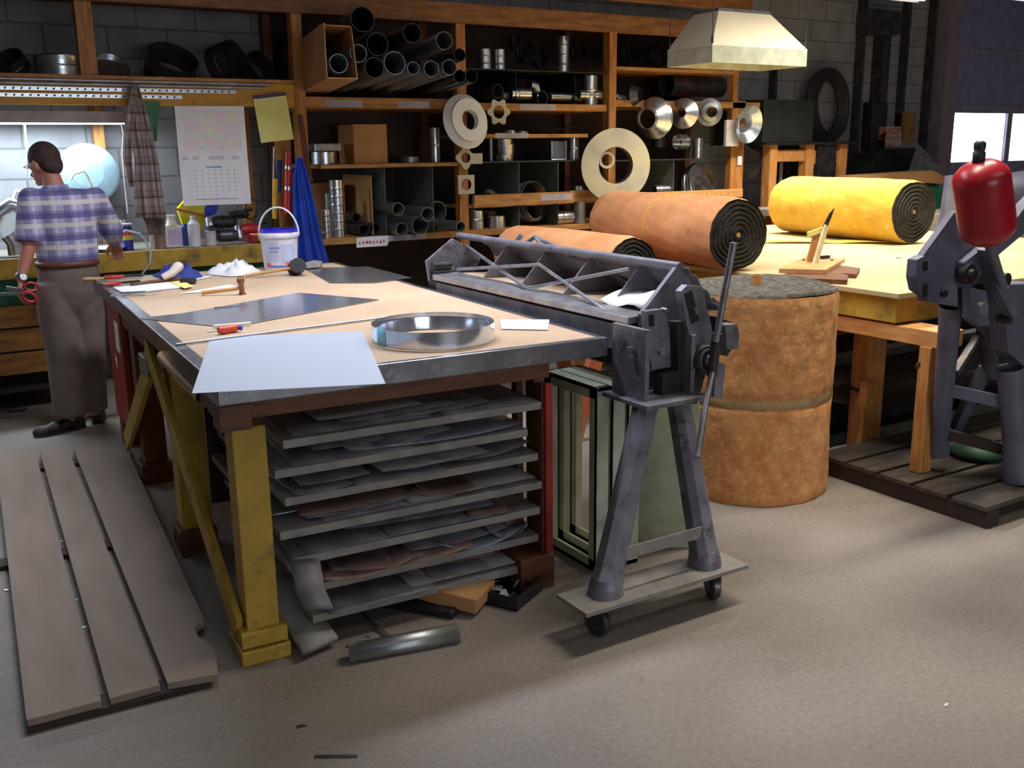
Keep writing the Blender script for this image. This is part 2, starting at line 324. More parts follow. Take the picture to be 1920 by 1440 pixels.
# ------------------------------------------------------------ near workbench (its own axes: x to the right, y away)
TZ = .93
T = thing('workbench', 'long layout bench with steel-edged hardboard top and yellow legs, sheet rack below', 'workbench', (.724, 2.888, 0), rz=R(-2.4), local=True)
W, D = 1.40, 2.98
top = obj('bench_top', MB().box(.05, W-.03, .035, D-.03, TZ-.045, TZ), 'hard', T)
eg = MB(); eg.box(0, W, 0, .03, TZ-.068, TZ+.002); eg.box(0, .052, .03, D, TZ-.068, TZ+.002); eg.box(W-.03, W, .03, D, TZ-.068, TZ+.001); eg.box(.05, W-.03, D-.03, D, TZ-.068, TZ+.001)
obj('steel_edging', eg, 'edge', T, bevel=.004)
ap = MB(); ap.box(.03, W-.23, .03, .07, TZ-.125, TZ-.068); ap.box(.03, .07, .07, D-.1, TZ-.15, TZ-.068); ap.box(W-.27, W-.23, .07, D-.1, TZ-.15, TZ-.068)
obj('apron', ap, 'dkwood', T, bevel=.003)
obj('apron_block', MB().box(.0, .10, -.0, .09, TZ-.15, TZ-.069), 'dkwood', T, bevel=.004)
def t_leg(x0, x1, y0, y1, z0, m='yellow'): return obj('leg', MB().box(x0, x1, y0, y1, z0, TZ-.15), m, T, bevel=.004)
lg = t_leg(.04, .145, .03, .13, .10)
pd = MB(); pd.box(.015, .165, .01, .17, .055, .11); pd.box(.01, .17, .0, .18, 0, .05); f = obj('foot_block', pd, 'yellow', lg, bevel=.005)
lg = t_leg(.04, .16, 1.05, 1.17, .10); obj('foot_block', MB().box(.02, .17, 1.03, 1.19, 0, .10), 'dkwood', lg, bevel=.005)
lg = t_leg(.05, .16, 2.05, 2.17, .10, 'dkwood'); obj('foot_block', MB().box(.03, .18, 2.03, 2.19, 0, .10), 'dkwood', lg, bevel=.005)
lg = t_leg(W-.245, W-.215, .03, .048, .11, 'red'); t_leg(W-.25, W-.216, .05, .17, .13, 'dkwood'); obj('foot_block', MB().box(W-.36, W-.215, .02, .19, 0, .13), 'dkwood', lg, bevel=.005)
t_leg(W-.30, W-.215, 1.05, 1.17, 0, 'dkwood'); t_leg(W-.30, W-.215, 2.7, 2.82, 0, 'dkwood'); t_leg(.05, .16, 2.78, 2.9, 0, 'dkwood')
obj('diagonal_brace', MB().bar((.022, .07, .10), (.012, 1.34, TZ-.10), .024, .095, (0,0,1)), 'yellow', T, bevel=.003)
obj('diagonal_brace', MB().bar((.012, 2.36, .14), (.012, 1.34, TZ-.20), .024, .095, (0,0,1)), 'yellow', T, bevel=.003)
obj('bracket', MB().box(-.01, .035, 1.33, 1.47, TZ-.24, TZ-.155), 'galvdull', T, bevel=.004)
obj('side_panel', MB().box(.02, .045, 2.22, 2.72, .22, TZ-.07), 'red', T, bevel=.003)
obj('paper_note', MB().box(.012, .018, 2.25, 2.38, TZ-.30, TZ-.15), 'paper', T)
obj('star_sticker', MB().prism([(.014, 2.46+.045*(1 if i % 2 == 0 else .4)*math.cos(i*math.pi/5), .56+.045*(1 if i % 2 == 0 else .4)*math.sin(i*math.pi/5)) for i in range(10)], (.004,0,0)), 'paper', T)
# rack shelves, each a board sliding on runners
SZ = [.715, .617, .515, .413, .310, .198, .10]
xs0 = [.20, .17, .20, .17, .21, .25, .26]
for k, z in enumerate(SZ):
    x1 = W-.255-(0.05 if k in (1,) else 0)-(.04 if k == 6 else 0)
    obj('rack_shelf', MB().box(xs0[k], x1, .045+.012*((k*7) % 3), 1.02, z-.028, z), 'shelfsteel', T, bevel=.002)
for yy in (.2, .95):
    obj('shelf_runner', MB().box(W-.27, W-.245, yy, yy+.04, .06, TZ-.15), 'dkwood', T)
obj('back_panel', MB().box(.16, W-.26, 1.03, 1.05, .2, TZ-.15), 'panel', T)
TM = Matrix.Translation((.724, 2.888, 0)) @ Matrix.Rotation(R(-2.4), 4, 'Z')
# scrap sheets on the rack: each its own thing
rs = random.Random(11); ORD = ['topmost', 'second', 'third', 'fourth', 'fifth', 'sixth', 'lowest']
def scrap(k, xa, xb, ya, yb, dz, tilt, m, label, warp=0, th=.0025):
    z = SZ[k]+.002+dz; cx, cy = (xa+xb)/2, (ya+yb)/2; q = Matrix.Rotation(tilt, 3, 'Z')
    def fn(u, v):
        p = V(((u-.5)*(xb-xa), (v-.5)*(yb-ya), 0)); p = q @ p
        return TM @ V((cx+p.x, cy+p.y, z+warp*((u-.5)**2*4)*(1-v)**2))
    return one('sheet_offcut', MB().grid(fn, 8, 4), m, label, 'sheet metal', 'offcuts in the rack under the near bench', solid=th)
sd = [ # shelf, x0, x1, y0, y1, dz, tilt, mat, text, warp
 (0, .24, .72, .07, .6, 0, .0, 'scrap', 'dusty blue-grey offcut at the left of the topmost rack shelf', 0),
 (0, .76, 1.13, .05, .5, 0, .02, 'scrap', 'pale offcut at the right of the topmost rack shelf', 0),
 (0, .62, .95, .09, .5, .006, .06, 'scrap', 'upper offcut lapping over two others, middle of the topmost rack shelf', .008),
 (1, .24, .66, .06, .6, 0, -.03, 'scrap', 'dark offcut at the left of the second rack shelf from the top', 0),
 (1, .52, 1.08, .07, .6, .005, .0, 'scrapb', 'bluish offcut with a lifted corner on the second rack shelf', .015),
 (2, .22, .42, .06, .5, 0, .05, 'scrap', 'small offcut at the left end of the third rack shelf', .01),
 (2, .45, .78, .06, .5, 0, -.05, 'scrap', 'brown-grey offcut left of centre on the third rack shelf', 0),
 (2, .74, 1.12, .1, .6, .006, .04, 'scrap', 'bent light offcut at the right of the third rack shelf', .03),
 (3, .32, .80, .06, .6, 0, .0, 'scrap', 'flat long offcut at the left of the fourth rack shelf', 0),
 (3, .62, 1.13, .07, .6, .006, .03, 'shelfsteel', 'wide pinkish offcut at the right of the fourth rack shelf', .0),
 (3, .70, .92, .055, .4, .012, -.3, 'scrapr', 'reddish copper strip curling on the fourth rack shelf', .02),
 (4, .25, .62, .06, .6, 0, .03, 'scrap', 'dark offcut at the left of the fifth rack shelf', .0),
 (4, .55, .98, .055, .5, .005, .0, 'scrap', 'grey offcut along the middle of the fifth rack shelf', 0),
 (4, .90, 1.05, .05, .4, .011, -.25, 'scrapr', 'narrow slanting strip near the right of the fifth rack shelf', 0),
 (5, .27, .62, .02, .5, .008, .05, 'scrapr', 'reddish buckled offcut at the left of the sixth rack shelf', .03),
 (5, .40, .86, .03, .5, .014, -.04, 'scrapr', 'copper-pink offcut leaning over its neighbours on the sixth rack shelf', .02),
 (5, .72, 1.08, .06, .5, .0, .08, 'scrapb', 'clean bluish-white offcut at the right of the sixth rack shelf', .05),
 (5, .98, 1.14, .06, .4, .012, -.3, 'scrap', 'crumpled offcut at the right end of the sixth rack shelf', .05),
 (6, .30, .7, .02, .6, .004, .02, 'scrap', 'offcut at the left of the lowest rack shelf', 0),
 (6, .62, 1.08, .06, .6, .009, 0, 'shelfsteel', 'long offcut at the right of the lowest rack shelf', 0)]
for a in sd: scrap(*a[:9], warp=a[9])
for k in range(7):
    r_k = random.Random(40+k); seen = ['buried','tucked-in','uppermost']
    for j in range(3):
        xa = r_k.uniform(.24, .72); w_ = r_k.uniform(.22, .45); xb = min(xa+w_, 1.12); z_ = .004+.006*j+(.012 if k in (2,4,5) else .004)
        scrap(k, xa, xb, r_k.uniform(.07,.16), r_k.uniform(.4,.7), z_, r_k.uniform(-.12,.12), r_k.choice(['scrap','scrap','shelfsteel','scrapr' if k > 2 else 'scrap']), '%s crooked offcut in the jumble on the %s rack shelf' % (seen[j], ORD[k]), warp=r_k.uniform(0,.02))
# perforated sheets and hanging pieces at the bench's left side
def corrug(nm, p0, p1, w, m, label, n=26, amp=.006, droop=.1):
    def fn(u, v):
        x = p0[0]+(p1[0]-p0[0])*u; y = p0[1]+(p1[1]-p0[1])*u; z = p0[2]+(p1[2]-p0[2])*u
        return TM @ V((x+w*v, y, z+amp*math.sin(u*n*2*math.pi)-droop*v*(1-v)))
    return one(nm, MB().grid(fn, n*6, 4), m, label, 'sheet metal', solid=.002)
corrug('corrugated_sheet', (.17, .16, .60), (.17, .95, .60), .10, 'galvdull', 'corrugated grey sheet edge sticking out left of the rack behind the front yellow leg', droop=0)
corrug('corrugated_sheet', (.165, .16, .43), (.165, .36, .43), .16, 'galvdull', 'small ribbed offcut behind the front yellow leg on the fourth rack shelf', n=9, droop=0)
def curl(pts, w, th, m, label, nm='sheet_offcut'):
    mb = MB(); n = len(pts)
    def fn(u, v):
        t = u*(n-1); i = min(int(t), n-2); q = V(pts[i]).lerp(V(pts[i+1]), t-i); return TM @ (q+V(w)*v)
    return one(nm, mb.grid(fn, (n-1)*4, 2), m, label, 'sheet metal', solid=th)
curl([(.20, .05, .31), (.19, -.02, .24), (.21, -.04, .17)], (.09, -.02, -.01), .002, 'scrap', 'limp grey offcut hanging down from the left end of the sixth rack shelf')
curl([(.17, .30, .33), (.19, .12, .30), (.22, .02, .22)], (.06, .03, -.02), .002, 'scrapb', 'pale blue-grey offcut sagging off the left end of the fifth rack shelf')
curl([(.16, .40, .11), (.17, .15, .075), (.19, -.06, .03)], (.13, .04, 0), .018, 'shelfsteel', 'long grey board slipping off the lowest rack shelf to the floor', 'loose_board')
# rolled brown paper bundle under the left edge
mb = MB()
one('paper_roll', MB().pipe(P(305,668,X=.76), P(378,744,X=.78), .022, .003, 14), 'oak', 'upper pale brown paper roll tucked under the left edge of the near bench', 'paper roll')
mb.pipe(P(330,705,X=.79), P(390,756,X=.79), .016, .003, 14)
one('paper_roll', mb, 'oak', 'lower thinner paper roll tucked under the left edge of the near bench', 'paper roll')

# ------------------------------------------------------------ things lying on the near bench
TT = TZ+.003
def flat(name, pix, m, label, cat, th=.0012, z=TT, **k):
    pts = [P(x, y, Z=z) for x, y in pix]
    return one(name, MB().prism(pts, (0,0,th)), m, label, cat, **k)
flat('sheet_metal_blank', [(360,738),(723,720),(680,622),(395,632)], 'galvsheet', 'large pale galvanised blank overhanging the front edge of the near bench', 'sheet metal')
flat('sheet_metal_blank', [(258,597),(340,588),(560,549),(712,562),(430,614)], 'galvshine', 'long pointed shiny blank across the middle of the near bench', 'sheet metal')
flat('sheet_metal_blank', [(572,503),(690,500),(772,521),(700,530),(618,530)], 'galv', 'dark reflective blank at the far right corner of the near bench', 'sheet metal', z=TT+.001)
one('steel_rod', MB().tube(P(330,646,Z=TT+.004), P(778,588,Z=TT+.004), .0045), 'steelbar', 'long thin steel bar lying across the near bench behind the large blank', 'rod')
one('scriber', MB().tube(P(402,577,Z=TT+.006), P(467,571,Z=TT+.004), .0035, .001), 'steel', 'slim dark scriber on the pointed blank', 'scriber')
a, b = P(388,623,Z=TT+.012), P(470,607,Z=TT+.012)
sc = thing('screwdriver', 'orange-handled screwdriver lying behind the large galvanised blank', 'screwdriver', (a+b)/2-V((0,0,.012)))
c1, c2 = P(408,620,Z=TT+.014), P(446,614,Z=TT+.014)
obj('handle', MB().rev([(0,0),(.012,.003),(.016,.02),(.014,.05),(.016,.075),(.010,(c2-c1).length)], c1, c2-c1, 12), 'orangepl', sc, label='orange handle')
obj('shaft', MB().tube(a, c1, .003), 'steelbar', sc); obj('end_cap', MB().tube(c2, P(452,616,Z=TT+.012), .008), 'plblue', sc, label='blue end cap')
one('marker', MB().tube(P(400,612,Z=TT+.008), P(470,606,Z=TT+.008), .006), 'whitem', 'pale slim marker beside the orange screwdriver', 'marker')
# two hoops
hc = V((1.585, 3.165, TT)); hp = thing('metal_hoop', 'wide galvanised hoop standing on edge band at the right of the near bench', 'hoop', hc)
obj('band', MB().rev([(.222,0),(.222,.062),(.2205,.062),(.2205,0)], hc, (0,0,1), 64), 'galvshine', hp)
tp = MB(); aa = [math.atan2(-.15, -.99)+x for x in (-.12, -.06, 0, .06, .12)]
pp = [hc+V((.2236*math.cos(t), .2236*math.sin(t), .001)) for t in aa]
tp.add(pp+[p+V((0,0,.066)) for p in pp], [(i, i+1, i+6, i+5) for i in range(4)], True); obj('tape_label', tp, mat('aqua_tape', S(150,222,236), .5), hp, solid=.001, label='pale blue tape')
h2 = hc+V((.012,.006,.0)); one('metal_hoop', MB().rev([(.198,0),(.205,.045),(.2035,.045),(.1965,0)], h2, (0,0,1), 64), 'galvshine', 'lower galvanised hoop nested inside the wide hoop', 'hoop')
flat('paper_strip', [(938,600),(1030,600),(1027,619),(940,617)], 'paper', 'curled white paper strip behind the hoop', 'paper', th=.002)
# paperwork and tools at the far left corner of the bench
flat('notepad', [(212,541),(345,528),(360,538),(232,551)], 'paper', 'white notepad near the bench left edge, under the file', 'notepad', th=.006)
flat('paper_sheet', [(318,529),(342,526),(362,537),(346,541)], 'yellowpad', 'small yellow sheet tucked at the notepad corner', 'paper', z=TT+.0075)
flat('paper_sheet', [(335,551),(430,534),(446,538),(380,548)], 'paper', 'white folded sheet under the wooden mallet handle', 'paper')
flat('paper_sheet', [(372,521),(398,516),(392,520),(362,526)], 'paper', 'scrap of white paper beside the blue rag', 'paper')
f1 = thing('file', 'dark flat file with pale tang on the white notepad', 'file', P(245,550,Z=TT))
obj('blade', MB().bar(P(226,549,Z=TT+.012), P(272,547,Z=TT+.012), .03, .006), 'steel', f1); obj('tang', MB().bar(P(206,555,Z=TT+.012), P(300,546,Z=TT+.011), .012, .006), 'steelbar', f1)
def hammer(label, h0, h1, hr, head, hm, cat='hammer', hlen=.10, hrad=.03, m2='machdk', up=.0):
    t = thing('hammer', label, cat, (h0+h1)/2-V((0,0,hr))); obj('handle', MB().tube(h0, h1, hr, hr*.8, 10), hm, t, label='wooden handle')
    d = (h1-h0).normalized(); s_ = d.cross(V((0,0,1))).normalized()
    c = h1; q = (s_*math.cos(up)+V((0,0,1))*math.sin(up)).normalized()
    obj('head', MB().rev([(0,-hlen/2),(hrad,-hlen/2),(hrad*1.05,-hlen*.3),(hrad*.7,-hlen*.2),(hrad*.7,hlen*.2),(hrad*1.05,hlen*.3),(hrad,hlen/2),(0,hlen/2)], c, q, 16), m2, t); return t
hammer('wooden-handled setting hammer with brown head in the middle of the bench papers', P(378,549,Z=TT+.012), P(453,540,Z=TT+.03), .011, None, 'oak', hlen=.105, hrad=.018, m2=mat('brown_head', S(140,92,60), .5), up=1.3)
hammer('long-handled mallet with round black head in front of the white bucket', P(460,517,Z=TT+.012), P(556,501,Z=TT+.042), .010, None, 'oak', hlen=.11, hrad=.042, m2='black', up=.3)
one('leather_pad', MB().prism([P(x,y,Z=TT+.01) for x,y in ((566,500),(590,494),(605,496),(600,501),(575,503))], (0,0,.02)), 'shelfsteel', 'grey worn pad beside the black mallet head', 'pad', bevel=.006)
def snips(label, a, b, m1, m2):
    t = thing('snips', label, 'snips', (a+b)/2-V((0,0,.012))); d = (b-a); s_ = d.normalized().cross(V((0,0,1)))
    for k, m in ((1, m1), (-1, m2)):
        obj('grip', MB().path([a+s_*k*.022, a+d*.25+s_*k*.026, a+d*.5+s_*k*.006], [.008,.010,.008], 8), m, t)
    obj('jaw', MB().bar(a+d*.5, b, .022, .012), 'machdk', t); return t
snips('tin snips with one red and one green grip at the bench corner', P(190,533,Z=TT+.012), P(262,527,Z=TT+.012), 'redpl', 'greenpl')
snips('red-gripped snips lying behind the green-gripped ones', P(196,520,Z=TT+.012), P(268,516,Z=TT+.012), 'redpl', 'redpl')
one('hand_tool', MB().path([P(246,534,Z=TT+.012), P(300,527,Z=TT+.012), P(338,523,Z=TT+.012)], [.009,.011,.010], 8), 'dkwood', 'brown round-handled tool lying beside the small yellow sheet', 'tool')
one('hand_brush', MB().bar(P(338,527,Z=TT+.014), P(368,526,Z=TT+.014), .05, .028), 'machdk', 'stubby dark block tool at the notepad corner', 'tool', bevel=.008)
one('tool_handle', MB().rev([(0,0),(.011,.002),(.014,.02),(.010,.09),(.012,.13),(0,.135)], P(135,518,Z=TT+.06)*.0+V((.875,5.80,TT+.002))+V((-.09,.0,.0)), (1,-.05,-.02), 12), 'oak', 'pale wooden handle poking out past the bench far left corner', 'tool handle')
def cloth(name, pix, hs, m, label, cat, amp=.5, seed=1):
    """crumpled cloth: outline in photo pixels, heights above the bench"""
    r = random.Random(seed); c = [P(x, y, Z=TT) for x, y in pix]; n = 28
    ph = [r.random()*6 for _ in range(6)]
    cx = sum((p for p in c), V((0,0,0)))/len(c)
    def rim(t):
        t = t % 1*len(c); i = int(t); return c[i].lerp(c[(i+1) % len(c)], t-i)
    vs = [cx+V((0,0,hs))]; fs = []; rings = 7
    for k in range(1, rings+1):
        for i in range(n):
            q = k/rings; p = cx.lerp(rim(i/n), q)
            h = hs*(1-q**2)*(.8+.35*math.sin(i*.55+ph[2]))+hs*.8*q*(1-q)*2*(math.sin(i*1.9+ph[0]+k)+math.sin(i*.8+ph[1]*k))
            vs.append(p+V((0,0,max(.001, h))))
    for i in range(n): fs.append((0, 1+i, 1+(i+1) % n))
    for k in range(rings-1):
        for i in range(n): fs.append((1+k*n+i, 1+(k+1)*n+i, 1+(k+1)*n+(i+1) % n, 1+k*n+(i+1) % n))
    o = one(name, MB().add(vs, fs, True), m, label, cat); sm = o.modifiers.new('sub', 'SUBSURF'); sm.levels = 1; sm.render_levels = 1; return o
cloth('rag', [(385,514),(400,500),(440,496),(478,502),(492,510),(470,516),(430,519)], .055, 'white', 'crumpled white rag left of the white bucket', 'rag', seed=3)
cloth('rag', [(284,516),(310,508),(330,510),(345,500),(370,512),(384,520),(345,526),(300,522)], .055, 'navy', 'blue patterned rag heaped behind the bench notepad', 'rag', seed=5)
one('glove', MB().path([P(305,520,Z=TT+.03), P(322,512,Z=TT+.05), P(334,500,Z=TT+.075)], [.022,.026,.034], 12, flat=.8), mat('glove_cloth', S(226,206,196), .9), 'pale work glove standing up out of the blue rag', 'glove')
# white bucket
bc = P(522, 503, Z=TT); bc = V((1.845, 5.64, TT)); bk = thing('bucket', 'white plastic bucket with raised handle at the far edge of the near bench', 'bucket', bc)
obj('tub', MB().rev([(0,.004),(.094,0),(.108,.19),(.116,.19),(.116,.205),(.110,.215),(.106,.215),(.104,.19),(.090,.006),(0,.006)], bc, (0,0,1), 40), 'plastic', bk)
obj('rim', MB().rev([(.107,.212),(.112,.218),(.109,.232),(.104,.232),(.104,.212)], bc, (0,0,1), 40), 'plblue', bk, label='blue rim')
hd = _r; obj('handle', MB().path([bc+hd*.116*math.cos(t)+V((0,0,.20+.155*math.sin(t)))+V((0,.0,0)) for t in [math.pi*i/20 for i in range(21)]], .0055, 8), 'plastic', bk)
def decal(mb, c, dirs, r0, ha, hb, z0, z1, n=8, off=.0008, tap=.000):
    vs = []
    for i in range(n+1):
        t = dirs+ha+(hb-ha)*i/n
        for z in (z0, z1):
            rr = r0+(z/.19)*.014+off; vs.append(c+V((rr*math.cos(t), rr*math.sin(t), z)))
    mb.add(vs, [(2*i, 2*i+2, 2*i+3, 2*i+1) for i in range(n)], True); return mb
toC = math.atan2(-bc.y, -bc.x)
for (ha, hb, z0, z1, c) in ((-1.0,-.05,.05,.165,(206,208,236)), (.05,.95,.04,.15,(196,206,238)), (-.9,.9,.018,.03,(120,130,220)), (-.95,-.6,.02,.045,(226,120,110)), (.55,.8,.03,.055,(60,60,120)), (.3,.5,.028,.05,(224,110,96)), (-.6,.0,.125,.135,(150,156,214)), (-.7,-.1,.105,.112,(150,156,214))):
    obj('label_print', decal(MB(), bc, toC, .094, ha, hb, z0, z1, off=.0006+(.0006 if z1-z0 < .04 else 0)), mat('print_%d_%d_%d' % c, S(*c), .5), bk)
one('stir_stick', MB().bar(P(468,439,Z=TT+.238), P(548,437,Z=TT+.238), .02, .004), 'oak', 'flat wooden stick laid across the white bucket', 'stick')

# ------------------------------------------------------------ slatted duckboard on the floor
db = thing('duckboard', 'low wooden duckboard of three wide planks on the floor left of the near bench', 'duckboard', (.4, 4.2, 0))
zt = .042
def plank(n0, n1, f0, f1, wob=0):
    a, b, c, d_ = [V((*p, 0)) for p in (n0, n1, f1, f0)]
    pts = [a, b]
    if wob: pts += [V((.664,2.93,0)), V((.672,3.02,0)), V((.650,3.10,0)), V((.656,3.17,0)), V((.697,3.20,0))]
    pts += [c, d_]
    return obj('plank', MB().prism([p+V((0,0,zt-.022)) for p in pts], (0,0,.022)), mat('dusty_plank', S(152,133,119), .85, c2=S(140,122,108), sc=2.2, stretch=(5,1,1), c3=S(104,88,78), wsc=9, wlo=.66, whi=.82, bump=.2, bsc=30), db, bevel=.004)
plank((.11,2.86), (.308,2.853), (.25,5.74), (.44,5.72))
plank((.331,2.853), (.474,2.852), (.462,5.715), (.600,5.68))
plank((.496,2.85), (.640,2.82), (.624,5.67), (.875,5.56), 1)
for yy in (2.9, 4.2, 5.5):
    obj('cross_batten', MB().bar((.10+(.01 if yy < 5 else .05), yy, .01), (.62+(yy-2.9)*.085, yy-.03, .01), .09, .019), 'panel', db)
# bright clippings caught in the gaps
rr = random.Random(5)
g = MB()
for i in range(16):
    a = one('metal_clipping', MB().box(-.008, .008, -.003-.004*rr.random(), .004, 0, .002).xf(Matrix.Translation((lambda t: V((.32+.13*t, 2.9+2.7*t, .0)))(rr.random()) if i % 2 else (lambda t: V((.485+.127*t, 2.9+2.7*t, .0)))(rr.random())) @ Matrix.Rotation(rr.random()*3, 4, 'Z')), 'galv', 'tiny bright clipping fallen in a gap between the duckboard planks', 'clipping', 'clippings in the duckboard gaps')
for (px, py, lab, m, s) in ((565,1363,'small grey metal chip on the floor below the duckboard end','steel',.014), (1773,1323,'small white scrap lying alone on the open floor','paper',.012), (455,1238,'dark chip beside the front yellow leg foot','steel',.018), (690,1195,'thin scrap lying before the dark tray','galvdull',.01), (350,1045,'short bent wire scrap on the floor by the middle yellow leg','steel',.02), (12,1107,'bright sliver at the left end of the duckboard side','galv',.012)):
    p = P(px, py, Z=.0); q = Matrix.Translation(p+V((0,0,.001))) @ Matrix.Rotation(px*.7, 4, 'Z')
    one('floor_scrap', MB().prism([V((s,0,0)), V((s*.3,s*.5,0)), V((-s,s*.3,0)), V((-s*.8,-s*.4,0))], (0,0,.0025)).xf(q), m, lab, 'scrap')
p = P(630,1419,Z=0); one('tin_strip', MB().bar(p+V((-.05,.03,.002)), p+V((.05,-.03,.002)), .012, .002), 'steel', 'narrow dark strip at the bottom centre of the floor', 'strip')

# ------------------------------------------------------------ on the floor under the rack
mb = MB(); a, b = P(655,1245,Z=.0), P(862,1205,Z=.0); ax = (b-a).normalized(); sd_ = V((-ax.y, ax.x, 0)); prof = [(-.035,.002),(-.042,.02),(-.034,.045),(-.012,.058),(.012,.05),(.022,.03)]
def fng(u, v):
    t = u*(len(prof)-1); i = min(int(t), len(prof)-2); q = (prof[i][0]+(prof[i+1][0]-prof[i][0])*(t-i), prof[i][1]+(prof[i+1][1]-prof[i][1])*(t-i))
    return a+(b-a)*v+sd_*(q[0]+.03)+V((0,0,q[1]))
one('gutter_offcut', mb.grid(fng, 15, 2), 'galvdull', 'short rolled galvanised channel on the floor before the rack', 'channel', solid=.0018)
a, b = P(660,1136,Z=.02), P(752,1212,Z=.006); one('steel_rod', MB().bar(a, b, .01, .006), 'galv', 'bright narrow strip leaning over the dark tray under the rack', 'strip')
mb = MB(); c = V((1.42, 3.02, 0)); q = Matrix.Translation(c) @ Matrix.Rotation(R(38), 4, 'Z')
for x, lb in ((-.1,'leftmost'), (-.02,'middle'), (.06,'rightmost')): one('black_channel', MB().box(x, x+.07, -.18, .22, .002, .03+.02*(x > -.05), m=q), 'black', lb+' of the three black plastic channels lying under the rack', 'channel', bevel=.008)
q = Matrix.Translation((1.50, 2.97, .03)) @ Matrix.Rotation(R(38), 4, 'Z') @ Matrix.Rotation(R(6), 4, 'X')
one('cardboard_box', MB().box(-.09, .09, -.16, .25, 0, .055, m=q), 'card', 'flattened cardboard box under the rack', 'box', bevel=.003)
q = Matrix.Translation((1.66, 2.98, .0)) @ Matrix.Rotation(R(30), 4, 'Z'); t = thing('scrap_tray', 'shallow tray of torn metal scraps under the right end of the rack', 'tray', (1.66,2.98,0))
mb = MB()
for a_ in ((-.10,.10,-.20,.22,.0,.006), (-.10,-.094,-.20,.22,0,.05), (.094,.10,-.20,.22,0,.05), (-.10,.10,-.206,-.20,0,.05), (-.10,.10,.22,.226,0,.05)): mb.box(*a_, m=q)
obj('tray', mb, 'machdk', t)
mb = MB(); r9 = random.Random(9)
for i in range(26):
    c = q @ V((r9.uniform(-.07,.07), r9.uniform(-.17,.18), .02+.03*r9.random())); n_ = V((r9.uniform(-1,1), r9.uniform(-1,1), r9.uniform(.2,1))).normalized(); x, y, _ = axmat(n_)
    k = r9.randint(4, 6); mb.prism([c+(x*math.cos(j*2*math.pi/k)+y*math.sin(j*2*math.pi/k))*r9.uniform(.012,.03) for j in range(k)], n_*.0015)
o = obj('torn_scraps', mb, 'galvdull', t); o['kind'] = 'stuff'
# ------------------------------------------------------------ sheet-metal folding brake on castors
BR = thing('folding_brake', 'long grey sheet-metal folding brake on splayed castor legs beside the near bench', 'folding machine', (2.07, 2.48, 0))
YN, YF = 2.80, 4.36
obj('jaw', MB().prism([(2.19,YN,.975),(2.33,YN,.985),(2.33,YN,1.005),(2.19,YN,1.0)], (0,YF-YN,0)), 'steelbar', BR, bevel=.003)
obj('bending_leaf', MB().prism([(2.203,YN,.865),(2.233,YN,.86),(2.243,YN,.962),(2.21,YN,.962)], (0,YF-YN,0)), 'mach', BR, bevel=.003)
obj('bed', MB().prism([(2.235,YN,.79),(2.50,YN,.79),(2.56,YN,.95),(2.245,YN,.95)], (0,YF-YN,0)), 'machdk', BR, bevel=.004)
obj('deck', MB().prism([(2.31,YN,.985),(2.66,YN,.975),(2.66,YN,.985),(2.31,YN,1.0)], (0,YF-YN,0)), 'hard', BR)
obj('back_plate', MB().prism([(2.66,YN,.985),(2.675,YN,.985),(2.60,YN,1.04),(2.585,YN,1.04)], (0,YF-YN,0)), 'mach', BR)
mb = MB()
def fb(u, v):
    x = 2.64-.17*u; z = .985+.175*u+.008*math.sin(u*3*2*math.pi); return V((x, YN+(YF-YN)*v, z))
obj('ridged_back', mb.grid(fb, 24, 2), 'mach', BR, solid=.004)
for yy in (3.08, 3.42, 3.76, 4.10): obj('rib', MB().prism([(2.33,yy,1.0),(2.64,yy,.99),(2.47,yy,1.15)], (0,.008,0)), 'mach', BR)
obj('top_tube', MB().tube((2.45,YN+.02,1.165),(2.45,4.56,1.165), .017), 'mach', BR)
tr = MB(); A = lambda x, y, X: P(x, y, X=X)
tr.path([A(873,460,2.43), A(988,541,2.27)], .0085); tr.path([A(858,505,2.27), A(1011,496,2.36), A(1135,583,2.24)], .008); tr.path([A(988,541,2.27), A(1180,504,2.42)], .0075)
obj('truss_rod', tr, 'steelbar', BR)
tr = MB(); tr.path([A(935,492,2.60), A(1003,444,2.52), A(1080,480,2.48)], .010); tr.path([A(1003,444,2.52), A(1022,470,2.46)], .008); tr.path([A(1090,485,2.50), A(1210,545,2.60)], .008)
obj('brace_rod', tr, 'mach', BR)
tr = MB(); tr.tube(A(966,456,2.47), A(978,440,2.49), .011); obj('stub_pin', tr, 'steelbar', BR)
# far end
obj('end_plate', MB().prism([P(x, y, Y=4.42) for x, y in ((800,490),(850,447),(905,478),(885,520),(806,528))], (0,.02,0)), 'mach', BR, bevel=.003)
fm = MB(); fm.box(2.215,2.30,4.36,4.46,.84,.98); fm.tube((2.21,4.40,1.0),(2.32,4.40,1.0), .035); fm.tube((2.20,4.38,1.04),(2.30,4.38,1.04),.022); obj('far_hinge', fm, 'machdk', BR, bevel=.004)
fl = MB(); fl.bar((2.32,4.38,.80),(2.28,4.42,.0),.07,.07); fl.bar((2.48,4.38,.80),(2.62,4.42,.0),.07,.07); fl.bar((2.25,4.40,.3),(2.55,4.40,.3),.03,.05); obj('far_stand', fl, 'mach', BR, bevel=.006)
